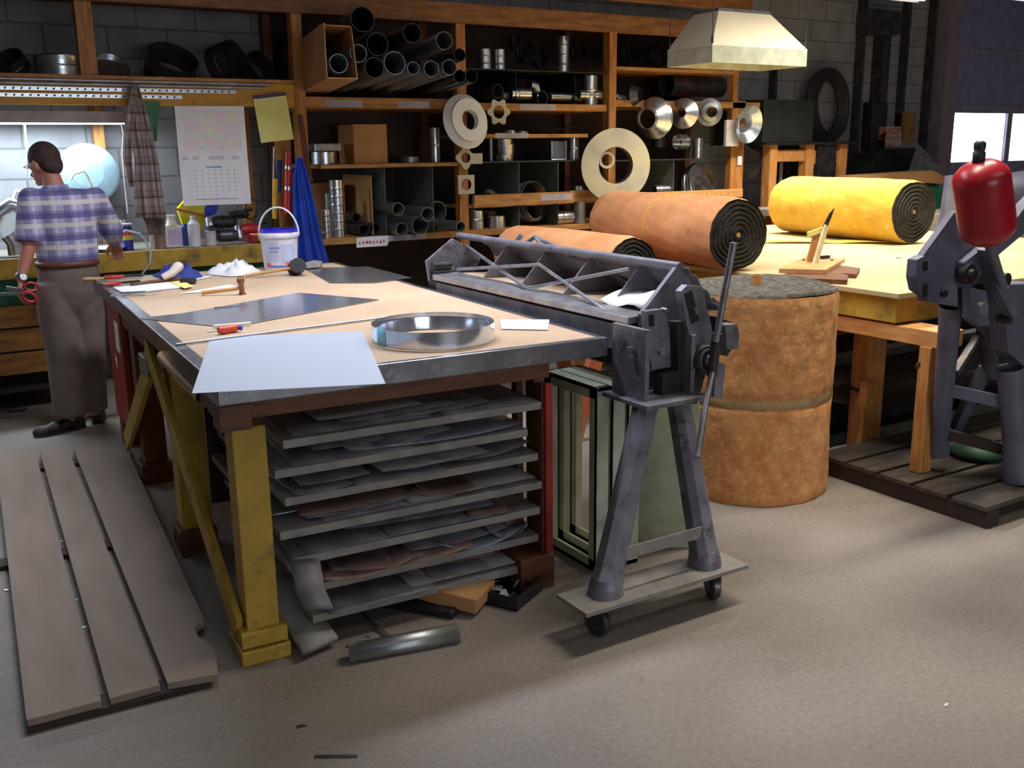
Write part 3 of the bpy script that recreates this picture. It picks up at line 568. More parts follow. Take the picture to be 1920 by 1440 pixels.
# near end
obj('end_plate', MB().prism([P(x, y, Y=2.80) for x, y in ((1196,588),(1262,500),(1285,520),(1310,590),(1316,700),(1220,690),(1197,640))], (0,-.02,0)), 'mach', BR, bevel=.003)
hs = MB(); hs.box(2.12,2.14,2.61,2.80,.735,.99); hs.box(2.33,2.35,2.61,2.80,.735,.95); hs.box(2.14,2.33,2.74,2.79,.74,.95)
obj('end_housing', hs, 'mach', BR, bevel=.003)
obj('base_flange', MB().box(2.09,2.38,2.56,2.82,.718,.736), 'mach', BR, bevel=.004)
def yplate(pix, Y, th, m, nm, **k): return obj(nm, MB().prism([P(x, y, Y=Y) for x, y in pix], (0,-th,0)), m, BR, bevel=.002, **k)
hp_ = yplate([(1202,582),(1232,578),(1242,600),(1258,680),(1255,685),(1213,690),(1204,640)], 2.72, .03, 'mach', 'hinge_plate')
obj('slot', MB().bar(P(1221,590,Y=2.688), P(1222,612,Y=2.688), .006, .02, (1,0,0)), 'machdk', hp_)
c = P(1237,659,Y=2.692); obj('bolt', MB().tube(c, c-V((0,.02,0)), .013, n=6), 'steelbar', BR); c = P(1241,580,Y=2.70); obj('bolt', MB().tube(c, c-V((0,.03,0)), .008, n=6), 'steelbar', BR)
c = P(1187,655,X=2.12); obj('bolt', MB().tube(c, c-V((.025,0,0)), .012, n=6), 'steelbar', BR); c = P(1187,672,X=2.12); obj('bolt', MB().tube(c, c-V((.02,0,0)), .009, n=6), 'steelbar', BR)
sl = yplate([(1266,545),(1278,533),(1306,536),(1312,560),(1330,640),(1300,700),(1290,690),(1285,640),(1276,600)], 2.66, .03, 'mach', 'swing_arm')
obj('slot', MB().bar(P(1290,548,Y=2.629), P(1303,604,Y=2.629), .036, .004, (0,1,0)), 'black', sl)
c = P(1302,582,Y=2.625); obj('slot_bolt', MB().tube(c, c-V((0,.015,0)), .011, n=6), 'steelbar', sl)
hb = MB(); c = P(1314,672,Y=2.63); hb.rev([(0,-.035),(.05,-.035),(.055,-.02),(.055,.02),(.075,.025),(.08,.10)], c+V((0,0,0)), (0,1,0), 28); obj('hub', hb, 'machdk', BR)
hb = MB(); hb.rev([(0,-.06),(.018,-.06),(.022,-.05),(.022,-.03)], c, (0,1,0), 16); obj('hub_nut', hb, 'steelbar', BR)
ar = MB(); ar.rev([(.036,-.036),(.036,-.046),(.043,-.046),(.043,-.036)], c, (0,1,0), 24); obj('pointer_ring', ar, 'steelbar', BR)
mm = MB(); mm.prism([P(x, y, Y=2.70) for x, y in ((1252,600),(1290,600),(1305,700),(1290,752),(1225,755),(1225,700),(1255,690))], (0,-.05,0)); mm.prism([P(x, y, Y=2.74) for x, y in ((1325,590),(1352,600),(1355,650),(1345,665),(1325,650))], (0,-.05,0))
obj('linkage', mm, 'machdk', BR, bevel=.004)
mm = MB(); mm.prism([P(x, y, Y=2.62) for x, y in ((1342,606),(1364,604),(1368,625),(1366,650),(1345,652))], (0,-.05,0)); mm.prism([P(x, y, Y=2.62) for x, y in ((1332,675),(1350,680),(1343,745),(1328,742))], (0,-.03,0)); obj('cam_block', mm, 'mach', BR, bevel=.005)
mm = MB(); mm.path([P(1376,455,Y=2.50), P(1342,640,Y=2.54)], .0125, 12); mm.path([P(1337,690,Y=2.56), P(1322,765,Y=2.50), P(1308,858,Y=2.44)], .0115, 12); obj('lever', mm, 'steelbar', BR)
obj('lever_socket', MB().tube(P(1345,625,Y=2.545), P(1334,705,Y=2.56), .018), 'machdk', BR)
# splayed legs, platform, castors
PZ = .135
def leg(t, b):
    mb = MB(); d = (b-t).normalized(); x = V((1,0,0)); y = d.cross(x).normalized(); x = y.cross(d)
    def sec(p, w): return [p+x*a*w+y*c_*w for a, c_ in ((-1,-.5),(-.5,-1),(.5,-1),(1,-.5),(1,.5),(.5,1),(-.5,1),(-1,.5))]
    s0, s1, s2 = sec(t, .040), sec(t.lerp(b, .93), .046), sec(b, .052)
    mb.add(s0+s1+s2, [(i, i+8, (i+1) % 8+8, (i+1) % 8) for i in range(8)]+[(i+8, i+16, (i+1) % 8+16, (i+1) % 8+8) for i in range(8)]); mb.add(s0, [tuple(range(8))]); mb.add(s2, [tuple(reversed(range(8)))])
    return obj('leg', mb, 'mach', BR, bevel=.008)
pl = [P(1063,1088,Z=PZ), P(1092,1112,Z=PZ), P(1382,1056,Z=PZ), P(1352,1034,Z=PZ)]
pl = [V((1.715,2.56,PZ)), V((1.715,2.385,PZ)), V((2.43,2.385,PZ)), V((2.43,2.56,PZ))]
obj('foot_plate', MB().prism([p-V((0,0,.014)) for p in pl], (0,0,.014)), 'shelfsteel', BR, bevel=.002)
l1b, l2b = V((1.86, 2.475, PZ)), V((2.30, 2.475, PZ))
leg(V((2.16, 2.65, .72)), l1b+V((0,0,.03))); leg(V((2.33, 2.68, .72)), l2b+V((0,0,.03)))
for fp_ in (l1b, l2b): obj('leg_foot', MB().rev([(.0,0),(.062,0),(.058,.03),(.045,.06),(0,.065)], fp_, (0,0,1), 16), 'mach', BR)
obj('cross_strap', MB().bar(l1b.lerp(V((2.16,2.65,.72)), .22)+V((0,-.045,0)), l2b.lerp(V((2.33,2.68,.72)), .22)+V((0,-.045,0)), .008, .042), 'shelfsteel', BR)
for p, a in ((V((1.815,2.47,0)), .3), (V((2.335,2.47,0)), -.35)):
    q = Matrix.Translation(p) @ Matrix.Rotation(a, 4, 'Z'); cs = MB().box(-.022,.022,-.022,.022,.098,.121).box(-.024,-.020,-.03,.02,.045,.10).box(.020,.024,-.03,.02,.045,.10).xf(q); c_ = obj('castor', cs, 'machdk', BR)
    obj('wheel', MB().rev([(0,-.015),(.03,-.017),(.044,-.016),(.05,-.010),(.05,.010),(.044,.016),(.03,.017),(0,.015)], (0,-.008,.05), (1,0,0), 24).xf(q), 'steel', c_)
one('plan_sheet', MB().grid(lambda u, v: V((2.30+.25*u, 2.86+.26*v, 1.012+.05*math.sin(u*2.6)*(1-.3*v)+.012*math.sin(v*7))), 10, 6), 'paper', 'curled white paper resting in the near end of the brake', 'paper', solid=.0006)

# ------------------------------------------------------------ duct frames standing behind the brake stand
def frame(x, y0, y1, z1, lab, w=.05, t=.055):
    mb = MB()
    for a in ((x,x+t,y0,y0+w*.35,0.002,z1),(x,x+.004,y0,y0+w,0.002,z1),(x,x+t,y1-w*.35,y1,0.002,z1),(x,x+.004,y1-w,y1,.002,z1),(x,x+t,y0,y1,.002,.02),(x,x+.004,y0,y1,.002,.05),(x,x+t,y0,y1,z1-.018,z1),(x,x+.004,y0,y1,z1-.05,z1)): mb.box(*a)
    return one('duct_section', mb, 'galvcream', lab, 'duct frame', 'duct frames standing by the near bench', bevel=.002)
frame(2.10, 2.86, 3.22, .74, 'zinc duct frame standing nearest the red leg of the near bench')
frame(2.175, 2.86, 3.24, .735, 'zinc duct frame in the middle of the three standing together')
frame(2.25, 2.86, 3.26, .73, 'zinc duct frame furthest right of the three standing together')
one('zinc_panel', MB().prism([(2.37,2.98,.002),(2.60,2.84,.002),(2.60,2.86,.70),(2.37,3.0,.70)], (.004,.006,0)), 'panelgrn', 'plain pale zinc panel standing between the brake legs', 'sheet metal')
# trestle and third roll behind the brake
tb = thing('trestle', 'orange wooden trestle under the brown roll behind the brake', 'trestle', (3.35, 4.85, 0))
obj('beam', MB().box(3.12,3.62,4.2,5.5,.68,.76), 'woodlt', tb, bevel=.005)
for sx in (-1, 1):
    for yy in (4.35, 5.35): obj('leg', MB().bar((3.37+sx*.12, yy, .70), (3.37+sx*.34, yy, .0), .09, .045, (0,1,0)), mat('rusty_board', S(186,104,64), .6, c2=S(150,80,48)), tb, bevel=.004)
def roll(name, a, b, r, mo, mc, label, group, sag=1., waist=None, core='insdk', cord=None, coil=7):
    """rolled blanket: outer facing, dark coiled ends"""
    a, b = V(a), V(b); t = thing(name, label, 'insulation roll', (a+b)/2-V((0,0,r*sag)), group); d = (b-a).normalized(); x, y, _ = axmat(d); side = d.cross(V((0,0,1))).normalized(); up = V((0,0,1)); L = (b-a).length
    nu, nv = 64, 26
    rn = random.Random(len(label)); ph = [rn.random()*6 for _ in range(8)]
    def rad(th, v):
        q = 1+.012*math.sin(3*th+ph[0]+v*5)+.010*math.sin(7*th+ph[1]-v*9)+.008*math.sin(17*th+v*23+ph[2])
        if waist: q *= 1-.05*math.exp(-((v-waist)/.05)**2)
        q *= 1-.05*max(0, 1-min(v, 1-v)/.04)**2
        return r*q
    def fn(u, v):
        th = u*2*math.pi; rr_ = rad(th, v); return a+d*L*v+side*math.cos(th)*rr_*(2-sag)+up*math.sin(th)*rr_*sag
    obj('facing', MB().grid(fn, nu, nv), mo, t)
    for s_, p in ((0, a), (1, b)):
        dd = -d if s_ == 0 else d
        def fe(u, v, s_=s_, p=p, dd=dd):
            th = u*2*math.pi; rr_ = rad(th, s_)*(.06+.94*v)*.995; w = v*coil+u
            dz = .006*math.sin(2*math.pi*w+.8*math.sin(th*3))-(.02 if v < .08 else 0)+.012*(1-v)
            return p+dd*dz*1.0+side*math.cos(th)*rr_*(2-sag)+up*math.sin(th)*rr_*sag
        e_ = obj('rolled_end', MB().grid(fe, 64, 60), mc, t)
        obj('core', MB().tube(p-dd*.02, p+dd*.004, r*.07), 'oak' if cord != 'none' else 'insdk', e_)
    if waist and cord:
        w = MB(); pts = []
        for i in range(33):
            th = i/32*2*math.pi; rr_ = rad(th, waist)+.003; pts.append(a+d*L*waist+side*math.cos(th)*rr_*(2-sag)+up*math.sin(th)*rr_*sag)
        w.path(pts, .004, 6); obj('cord', w, 'cord', t)
    return t
G2 = 'insulation rolls in the workshop'
roll('insulation_roll', (3.37,4.28,.945), (3.33,5.42,.945), .185, 'insroll', 'insdk', 'brown-faced roll half hidden behind the brake truss', G2, core='insdk')

# ------------------------------------------------------------ second workbench
T2 = thing('workbench', 'wide cream-topped bench with yellow apron carrying the insulation rolls', 'workbench', (3.86, 2.93, 0))
obj('bench_top', MB().box(3.86, 6.9, 2.93, 6.25, .905, .93), 't2top', T2, bevel=.003)
mb = MB(); mb.box(3.89,3.93,2.96,6.2,.785,.905); mb.box(3.93,6.87,2.96,3.0,.785,.905); mb.box(6.83,6.87,3.0,6.2,.785,.905); obj('apron', mb, 'yellow', T2, bevel=.003)
for x, y in ((4.12,3.28),(4.12,5.9),(6.6,3.2),(6.6,5.9)):
    l = obj('leg', MB().box(x,x+.14,y,y+.10,0,.905), 'pinev', T2, bevel=.004); obj('leg_cleat', MB().box(x-.05,x+.05,y-.05,y-.002,.30,.42), 'woodlt', l)
mb = MB(); mb.box(4.2,6.7,5.0,5.04,.25,.36); mb.box(4.16,4.2,3.3,6.0,.25,.36); mb.box(4.1,6.8,3.30,6.1,.355,.37); obj('lower_shelf', mb, 'panel', T2)
# pine stand under the corner
st = thing('pine_stand', 'raw pine post and rail propping the corner of the second bench', 'stand', (3.95, 2.85, 0))
obj('rail', MB().box(3.90,4.06,2.72,3.52,.70,.775), 'woodlt', st, bevel=.003)
p_ = obj('post', MB().box(3.89,3.97,2.76,2.82,.102,.70), 'pinev', st, bevel=.003); kn = P(1722,686,Y=2.758); obj('knot', MB().tube(kn+V((0,.003,0)), kn, .016), 'dkwood', p_)
obj('post', MB().box(3.95,4.03,3.42,3.48,.102,.70), 'pinev', st, bevel=.003)
roll('insulation_roll', (3.86,3.98,1.13), (4.02,5.30,1.13), .2, 'insroll', 'insdk', 'big orange-brown roll tied with yellow cord on the second bench', G2, waist=.5, cord=True)
roll('insulation_roll', (5.86,4.38,1.15), (5.98,5.62,1.15), .215, 'insye', 'insdk', 'bright yellow roll at the far right of the second bench', G2)
# loose flap of the orange roll
# standing roll
VC = V((3.365,3.335,0)); vr = thing('insulation_roll', 'upright orange insulation roll with tan strap standing on the floor', 'insulation roll', VC, G2)
def rv(th, v):
    q = .368*(1+.006*math.sin(5*th+v*7)+.006*math.sin(11*th-v*13)+.005*math.sin(23*th+v*31)); q *= 1-.03*math.exp(-((v-.5)/.03)**2)-.025*max(0, 1-v/.04)**2-.01*max(0,1-(1-v)/.03)
    return q
VH = .985
obj('facing', MB().grid(lambda u, v: VC+V((rv(u*6.28319, v)*math.cos(u*6.28319), rv(u*6.28319, v)*math.sin(u*6.28319), v*(VH-.03))), 96, 60), 'insor', vr)
def vt(u, v):
    th = u*2*math.pi; rr_ = rv(th, 1)*(.04+.96*v); w = v*9+u; return VC+V((rr_*math.cos(th), rr_*math.sin(th), VH-.03+.018*abs(math.sin(math.pi*w))*(1 if v < .99 else 0)+.006*math.sin(3*th)))
obj('coiled_top', MB().grid(vt, 96, 90), 'insgr', vr)
vb = MB().grid(lambda u, v: VC+V((rv(u*6.28319, .5+.045*(v-.5))*1.006*math.cos(u*6.28319), rv(u*6.28319, .5+.045*(v-.5))*1.006*math.sin(u*6.28319), .455+.085*v)), 96, 3)
obj('strap', vb, 'band', vr, solid=.002, label='tan strap')
obj('core_tube', MB().pipe(VC+V((.0,.0,VH-.06)), VC+V((.0,0,VH+.03)), .028, .005), 'card', vr)
obj('torn_flap', MB().grid(lambda u, v: VC+V(((.372+.006*math.sin(v*17))*math.cos(-.62+.06*u), (.372+.006*math.sin(v*17))*math.sin(-.62+.06*u), .02+v*(VH-.08))), 3, 30), 'insye', vr, solid=.004, label='yellow torn edge')

# pin tool on wood base, on bench corner
pb = thing('bench_bender', 'cream metal lever tool screwed to wooden boards on the second bench corner', 'bench tool', (4.02, 3.6, .93))
bz = .93
obj('base_board', MB().prism([P(x, y, Z=.955) for x, y in ((1460,512),(1548,514),(1584,492),(1510,487))], (0,0,.022)), 'oak', pb, bevel=.002)
obj('base_board', MB().prism([P(x, y, Z=.9305) for x, y in ((1470,528),(1588,534),(1590,524),(1530,510),(1480,512))], (0,0,.023)), 'dkwood', pb, bevel=.002)
obj('base_board', MB().prism([P(x, y, Z=.931) for x, y in ((1545,518),(1605,522),(1612,510),(1562,503))], (0,0,.022)), 'dkwood', pb, bevel=.002)
q = P(1530,490,Z=.977); c = P(1540,430,Y=q.y)
obj('lever_arm', MB().bar(P(1523,512,Y=q.y-.07), P(1549,423,Y=q.y-.03), .034, .016, (0,1,0)), mat('cream_paint', S(232,220,168), .45), pb, bevel=.003)
obj('upright', MB().prism([P(x, y, Y=q.y) for x, y in ((1513,490),(1530,491),(1538,440),(1526,440))], (0,.008,0)), 'oak', pb)
obj('side_arm', MB().bar(P(1514,440,Y=q.y-.01), P(1544,430,Y=q.y-.01), .012, .03), 'yellowpad', pb, bevel=.002)
obj('pointed_blade', MB().prism([P(x, y, Y=q.y-.03) for x, y in ((1543,425),(1552,425),(1560,405),(1565,390),(1556,400))], (0,.004,0)), 'steel', pb)
mb = MB()
for px, py in ((1507,488),(1560,488),(1553,482)): c = P(px, py, Z=.977); mb.tube(c, c+V((0,0,.006)), .008, n=6)
mb.box(*(lambda c: (c.x-.03,c.x+.03,c.y-.01,c.y+.01,.977,.995))(P(1547,485,Z=.977))); obj('screw', mb, 'machdk', pb)
one('yellow_sheet', MB().grid(lambda u, v: V((4.75+1.1*u, 5.40-.95*u+.18*v, .934+.01*abs(math.sin(u*9)))), 20, 3), 'cord', 'thin yellow facing sheet lying between the orange and yellow rolls', 'sheet', solid=.003)
one('washer', MB().rev([(0,.004),(.02,.004),(.02,0),(.012,0)], V((*P(1685,484,Z=.931).xy, .931)), (0,0,1), 16), 'galv', 'small round washer lying alone on the cream bench top', 'washer')

# ------------------------------------------------------------ machine on the right (hand shear with red counterweight) on a pallet
pa = thing('pallet', 'dark timber pallet on the floor under the blue-grey machine', 'pallet', (4.9, 2.8, 0))
for k in range(5):
    y = 2.33+k*.19; obj('board', MB().box(3.75, 6.2, y, y+.165, .078, .10), mat('dark_timber', S(84,74,64), .7, c2=S(60,52,46), sc=4, stretch=(1,7,7)), pa, bevel=.003)
for x in (3.76, 4.9, 6.1): obj('bearer', MB().box(x, x+.09, 2.33, 3.26, 0, .078), 'panel', pa, bevel=.003)
g_ = MB()
for i in range(4): g_.box(3.86, 7.0, 3.42+.10*i, 3.48+.10*i, .0, .05+.02*(i % 2))
one('green_sheet', MB().box(4.3,6.5,3.395,3.48,0.0,.06), mat('pale_green_sheet', S(150,170,140), .5), 'pale green boards lying on the floor behind the pallet', 'board')
for i, (y, z, lab) in enumerate(((3.56,.03,'front dark steel length'),(3.70,.03,'second dark steel length'),(3.62,.10,'dark steel length lying on two others'))):
    one('steel_length', MB().prism([(3.90-.1*i,y-.05,z-.03),(3.90-.1*i,y+.05,z-.03),(3.90-.1*i,y+.05,z-.024),(3.90-.1*i,y-.044,z-.024),(3.90-.1*i,y-.044,z+.03),(3.90-.1*i,y-.05,z+.03)], (3.0,0,0)), 'steel', lab+' of angle on the floor under the second bench', 'steel length', 'steel lengths under the second bench')
for i in range(6):
    y = 3.75+i*.35; one('steel_length', MB().bar((3.95,y,.40+.03*(i%2)),(6.7,y+.1,.40+.03*(i%2)),.08,.05), 'steel' if i % 2 else 'galvdull', ('bare' if i%2 else 'dull')+' metal length on the lower shelf of the second bench, number %s from the front' % ('first','second','third','fourth','fifth','sixth')[i], 'steel length', 'steel lengths on the lower shelf')
MC = thing('lever_shear', 'blue-grey hand-lever machine on cast legs with a red counterweight at the right edge', 'machine', (3.95, 2.6, .1))
YM = 2.50
def mp(pix, Y, th, m, nm, par=MC, bv=.004): return obj(nm, MB().prism([P(x, y, Y=Y) for x, y in pix], (0,th,0)), m, par, bevel=bv)
mp([(1720,500),(1726,486),(1790,398),(1800,396),(1835,460),(1862,520),(1850,545),(1795,540),(1760,520)], YM+.03, .03, 'mach2', 'guard_plate')
pk = mp([(1717,520),(1720,487),(1733,480),(1748,484),(1758,510),(1795,538),(1796,575),(1738,566),(1737,556),(1722,545)], YM-.02, .045, 'mach2', 'front_plate')
mb = MB(); mb.bar(P(1736,490,Y=YM-.025), P(1735,508,Y=YM-.025), .022, .004, (0,1,0)); mb.bar(P(1736,534,Y=YM-.025), P(1735,556,Y=YM-.025), .022, .004, (0,1,0)); obj('slot', mb, 'black', pk)
c = P(1767,550,Y=YM-.02); obj('bolt', MB().tube(c, c-V((0,.015,0)), .017, n=6), 'machdk', pk)
mb = MB(); mb.prism([P(x, y, Y=YM-.01) for x, y in ((1808,492),(1890,430),(1925,385),(1985,320),(2010,345),(1935,425),(1870,480),(1828,528),(1812,522))], (0,.05,0)); arm = obj('main_lever', mb, 'mach2', MC, bevel=.008)
c = P(1816,514,Y=YM-.012); obj('pivot', MB().rev([(0,-.03),(.022,-.03),(.024,-.012),(.042,-.01),(.042,.02)], c, (0,1,0), 24), 'machdk', arm)
mp([(1795,540),(1930,530),(1990,545),(1990,700),(1930,690),(1885,640),(1860,610),(1796,574)], YM+.06, .10, 'mach2', 'body')
mp([(1880,535),(1990,530),(1990,690),(1935,700),(1890,660)], YM-.03, .08, 'mach2', 'side_casting')
bl = mp([(1820,540),(1850,545),(1855,610),(1838,612),(1822,600)], YM-.03, .04, 'mach2', 'clamp_block'); c = P(1834,577,Y=YM-.03); obj('clamp_knob', MB().rev([(0,-.03),(.026,-.03),(.028,0)], c, (0,1,0), 20), 'mach', bl)
mb = MB(); mb.prism([P(x, y, Y=YM-.05) for x, y in ((1848,470),(1868,455),(1880,520),(1900,560),(1915,575),(1895,590),(1872,545))], (0,.04,0)); mb.tube(P(1850,440,Y=2.34), P(1880,540,Y=YM-.04), .020); mb.tube(P(1880,540,Y=YM-.04), P(1900,590,Y=YM-.03), .022); obj('weight_arm', mb, 'mach2', MC, bevel=.004)
mb = MB(); c = P(1889,525,Y=YM-.04); mb.tube(c, c+V((0,.05,0)), .03); c2 = P(1895,600,Y=YM-.06); mb.tube(c2, c2+V((0,.06,0)), .018, n=6); c3 = P(1855,540,Y=YM-.04); mb.tube(c3, c3+V((0,.05,0)), .016, n=6); obj('bolt_cluster', mb, 'machdk', MC)
# counterweight cylinder with rounded ends
ca, cb = P(1856,458,Y=2.25), P(1835,301,Y=2.25); rr_ = 51/ppm((ca+cb)/2); L = (cb-ca).length
pr = [(0,0)]+[(rr_*math.sin(t*math.pi/16), rr_*.75*(1-math.cos(t*math.pi/16))) for t in range(1, 9)]+[(rr_*math.cos(t*math.pi/16), L-rr_*.75+rr_*.75*math.sin(t*math.pi/16)) for t in range(0, 9)]
def smooth_rev(prof, c, d, n=40):
    mb = MB(); c = V(c); x, y, dd = axmat(d); k = len(prof); vs = [c+(x*math.cos(2*math.pi*i/n)+y*math.sin(2*math.pi*i/n))*max(r_, 1e-5)+dd*h for r_, h in prof for i in range(n)]
    return mb.add(vs, [(j*n+i, j*n+(i+1) % n, (j+1)*n+(i+1) % n, (j+1)*n+i) for j in range(k-1) for i in range(n)], True)
cw = obj('counterweight', smooth_rev(pr, ca, cb-ca), 'ballred', MC, label='red counterweight')
dd = (cb-ca).normalized(); obj('valve', smooth_rev([(.0,-.01),(.022,-.01),(.022,.03),(.018,.032),(.021,.045),(.021,.062),(.012,.07),(0,.07)], cb, V((-.02,0,1)), 20), 'black', cw, label='black stub on top')
# legs
def mleg(p0, p1, w0, w1, nm='leg'): 
    return obj(nm, MB().rev([(w0,0),(w0*.9,.1),(w1,(p1-p0).length*.8),(w1*1.2,(p1-p0).length)], p0, p1-p0, 10, xs=1.0), 'mach2', MC)
mleg(P(1783,572,Y=2.62), V((3.86,2.95,.1)).lerp(P(1760,850,Y=2.75), 1.), .05, .04)
mleg(P(1893,690,Y=2.48), P(1912,898,Y=2.44), .058, .06)
mleg(P(1848,600,Y=2.8), P(1858,700,Y=2.9), .05, .04, 'rear_leg')
obj('rear_post', MB().bar(P(1848,690,Y=2.9), V((4.62,3.1,.10)), .05, .05), 'mach2', MC)
mb = MB(); mb.bar(P(1772,730,Y=2.68), P(1885,755,Y=2.50), .03, .055); obj('stretcher', mb, 'mach2', MC, bevel=.004)
mb = MB(); mb.bar(P(1755,808,Y=2.74), P(1890,845,Y=2.50), .03, .05); obj('stretcher', mb, 'panel', MC, bevel=.004)
mb = MB(); mb.bar(P(1790,700,Y=2.7), P(1840,620,Y=2.85), .03, .03); obj('diagonal_strut', mb, 'machdk', MC)
one('green_bag', smooth_rev([(0,0),(.10,.0),(.13,.03),(.09,.07),(0,.08)], V((4.35,2.78,.101)), (0,0,1), 20), mat('dull_green', S(60,96,76), .6), 'crumpled green bundle on the pallet between the machine legs', 'bundle')
# ------------------------------------------------------------ timber storage shelving along the back wall
SY, SB = 6.9, 7.62
SH = thing('storage_shelving', 'tall timber storage shelving full of duct fittings along the back wall', 'shelving', (4.7, 7.2, 0))
def shelf(x0, x1, z, th=.03, m='wood', y0=SY, nm='shelf', par=SH): return obj(nm, MB().box(x0, x1, y0, SB, z-th, z), m, par, bevel=.003)
for x in (2.43, 5.14): obj('post', MB().box(x, x+.075, SY-.03, SY+.06, 0, 2.62), 'woodv', SH, bevel=.003)
obj('post', MB().box(3.72, 3.80, SY-.005, SY+.07, 0, 2.62), 'woodv', SH, bevel=.003)
obj('post', MB().box(6.56, 6.72, SY+.0, SY+.07, .93, 2.0), 'woodv', SH, bevel=.003)
obj('post', MB().box(6.56, 6.62, SY+.0, SY+.07, 2.0, 2.3), 'woodv', SH, bevel=.003)
for x in (2.45, 3.74, 5.16, 6.58): obj('rear_post', MB().box(x, x+.06, 7.55, 7.62, 0, 2.6), 'dkwood', SH)
s1 = shelf(2.505, 3.72, 1.975, .075); s1b = shelf(3.80, 5.14, 1.95, .055); s1c = shelf(5.215, 6.9, 1.99, .055)
shelf(3.80, 4.95, 1.715, .03); shelf(2.6, 3.72, 1.505, .028); shelf(3.80, 5.14, 1.505, .012, 'dkgreen'); shelf(5.215, 6.56, 1.495, .012, 'dkgreen')
shelf(5.215, 6.56, 2.26, .03); shelf(2.505, 3.72, .975, .045); shelf(3.80, 5.14, .975, .045); shelf(5.215, 6.56, .975, .045)
shelf(3.80, 5.14, 1.16, .02, y0=7.0); shelf(3.80, 5.14, 2.205, .008, 'dkgreen')
obj('front_lip', MB().box(3.83, 4.78, 6.86, 6.9, 1.155, 1.25), 'wood', SH, bevel=.003); obj('front_lip', MB().box(4.78, 5.14, 6.91, 6.93, 1.165, 1.255), 'wood', SH)
obj('front_lip', MB().box(5.215, 6.70, 6.87, 6.90, 1.14, 1.215), 'woodlt', SH, bevel=.003)
obj('back_board', MB().box(2.5, 6.6, 7.622, 7.635, .0, 2.6), 'panel', SH)
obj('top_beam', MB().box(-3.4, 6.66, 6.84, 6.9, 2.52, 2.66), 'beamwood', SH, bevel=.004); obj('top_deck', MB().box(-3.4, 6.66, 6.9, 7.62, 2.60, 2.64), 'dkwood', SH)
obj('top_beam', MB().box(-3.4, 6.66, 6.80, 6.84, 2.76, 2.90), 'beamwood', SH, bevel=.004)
for x, z in ((3.10,.98),(3.50,.98),(4.28,.98),(4.66,.98),(5.9,.98)): obj('divider', MB().box(x, x+.004, SY+.02, 7.6, z, 1.49), mat('grey_divider', S(110,122,116), .55, .1, c2=S(92,104,98), sc=8), SH)
for x, y0_ in ((4.28,1.99),(4.85,1.99)): obj('divider', MB().box(x, x+.004, SY+.05, 7.6, 1.955, 2.197), 'dkgreen', SH)
obj('kick_panel', MB().box(2.6, 5.1, 7.45, 7.47, 0, .93), 'panel', SH)
def label_on(x0, x1, z0, z1, y=SY-.0015, m='tag', par=SH, wr=0):
    o = obj('shelf_label', MB().box(x0, x1, y-.002, y, z0, z1), m, par)
    if wr:
        w = MB(); r = random.Random(wr); x = x0+.02
        while x < x1-.03:
            h = (z1-z0)*.22; w.box(x, x+.008+.012*r.random(), y-.003, y-.002, (z0+z1)/2-h*(.5+.5*r.random()), (z0+z1)/2+h*(.4+.6*r.random())); x += .028
        obj('lettering', w, 'ink' if m == 'tag' else 'inkr', o)
label_on(2.66, 2.94, 1.905, 1.955, wr=1); label_on(3.22, 3.48, 1.905, 1.955, wr=2); label_on(4.28, 4.62, 1.90, 1.945, wr=3)
label_on(4.05, 4.36, 1.683, 1.722, y=SY-.002, wr=4); label_on(4.45, 4.76, 1.185, 1.235, y=6.859, wr=5); label_on(2.85, 3.1, .915, .975, wr=0, m='paper'); label_on(3.1, 3.42, .932, .972, wr=6)
label_on(2.84, 3.09, .90, .968, y=SY-.006, m='paper', wr=8)

# left wall part: yellow beam with a shelf above it, strip lamp and work counter under it
LS = thing('wall_shelf', 'yellow-fronted timber shelf high above the left work counter', 'shelf', (0, 7.2, 1.9))
obj('front_beam', MB().box(-3.5, 2.43, SY-.02, SY+.02, 1.90, 2.055), 'yellowdk', LS, bevel=.003)
obj('board', MB().box(-3.5, 2.43, SY-.03, SB, 2.056, 2.08), 'wood', LS); obj('post', MB().box(1.06, 1.16, SY-.01, SY+.06, 2.08, 2.52), 'woodv', LS, bevel=.003)
obj('post', MB().box(1.20, 1.27, 7.56, 7.63, .97, 2.5), 'woodv', LS); obj('post', MB().box(2.22, 2.30, 7.55, 7.62, .97, 1.9), 'woodv', LS)
# strips tacked on the beam
def strip(z, x0, x1, holes, lab, h=.022, tilt=0, m='galv', y=SY-.022):
    t = thing('slotted_strip' if holes else 'metal_rod', lab, 'strip' if holes else 'rod', ((x0+x1)/2, y, z))
    obj('strip', MB().bar((x0,y-.003,z),(x1,y-.003,z+tilt),.005,h), m, t)
    if holes:
        w = MB(); n = int((x1-x0)/.045)
        for i in range(n):
            x = x0+.02+i*.045; w.add([V((x-.009,y-.0062,z-.006+tilt*i/n)),V((x+.004,y-.0062,z-.006+tilt*i/n)),V((x+.009,y-.0062,z+.006+tilt*i/n)),V((x-.004,y-.0062,z+.006+tilt*i/n))], [(0,1,2,3)])
        obj('slots', w, 'black', t)
strip(1.995, -1.2, 2.02, 1, 'upper slotted metal strip fixed along the yellow beam'); strip(1.955, -1.2, 1.66, 1, 'lower slotted metal strip fixed along the yellow beam')
for z, x1, lab in ((2.046, 2.28, 'upper long steel rod resting along the yellow beam'), (2.022, 2.22, 'lower long steel rod resting along the yellow beam')):
    one('metal_rod', MB().tube((-1.4,SY-.034,z+.006),(x1,SY-.034,z), .009), 'steelbar', lab, 'rod')
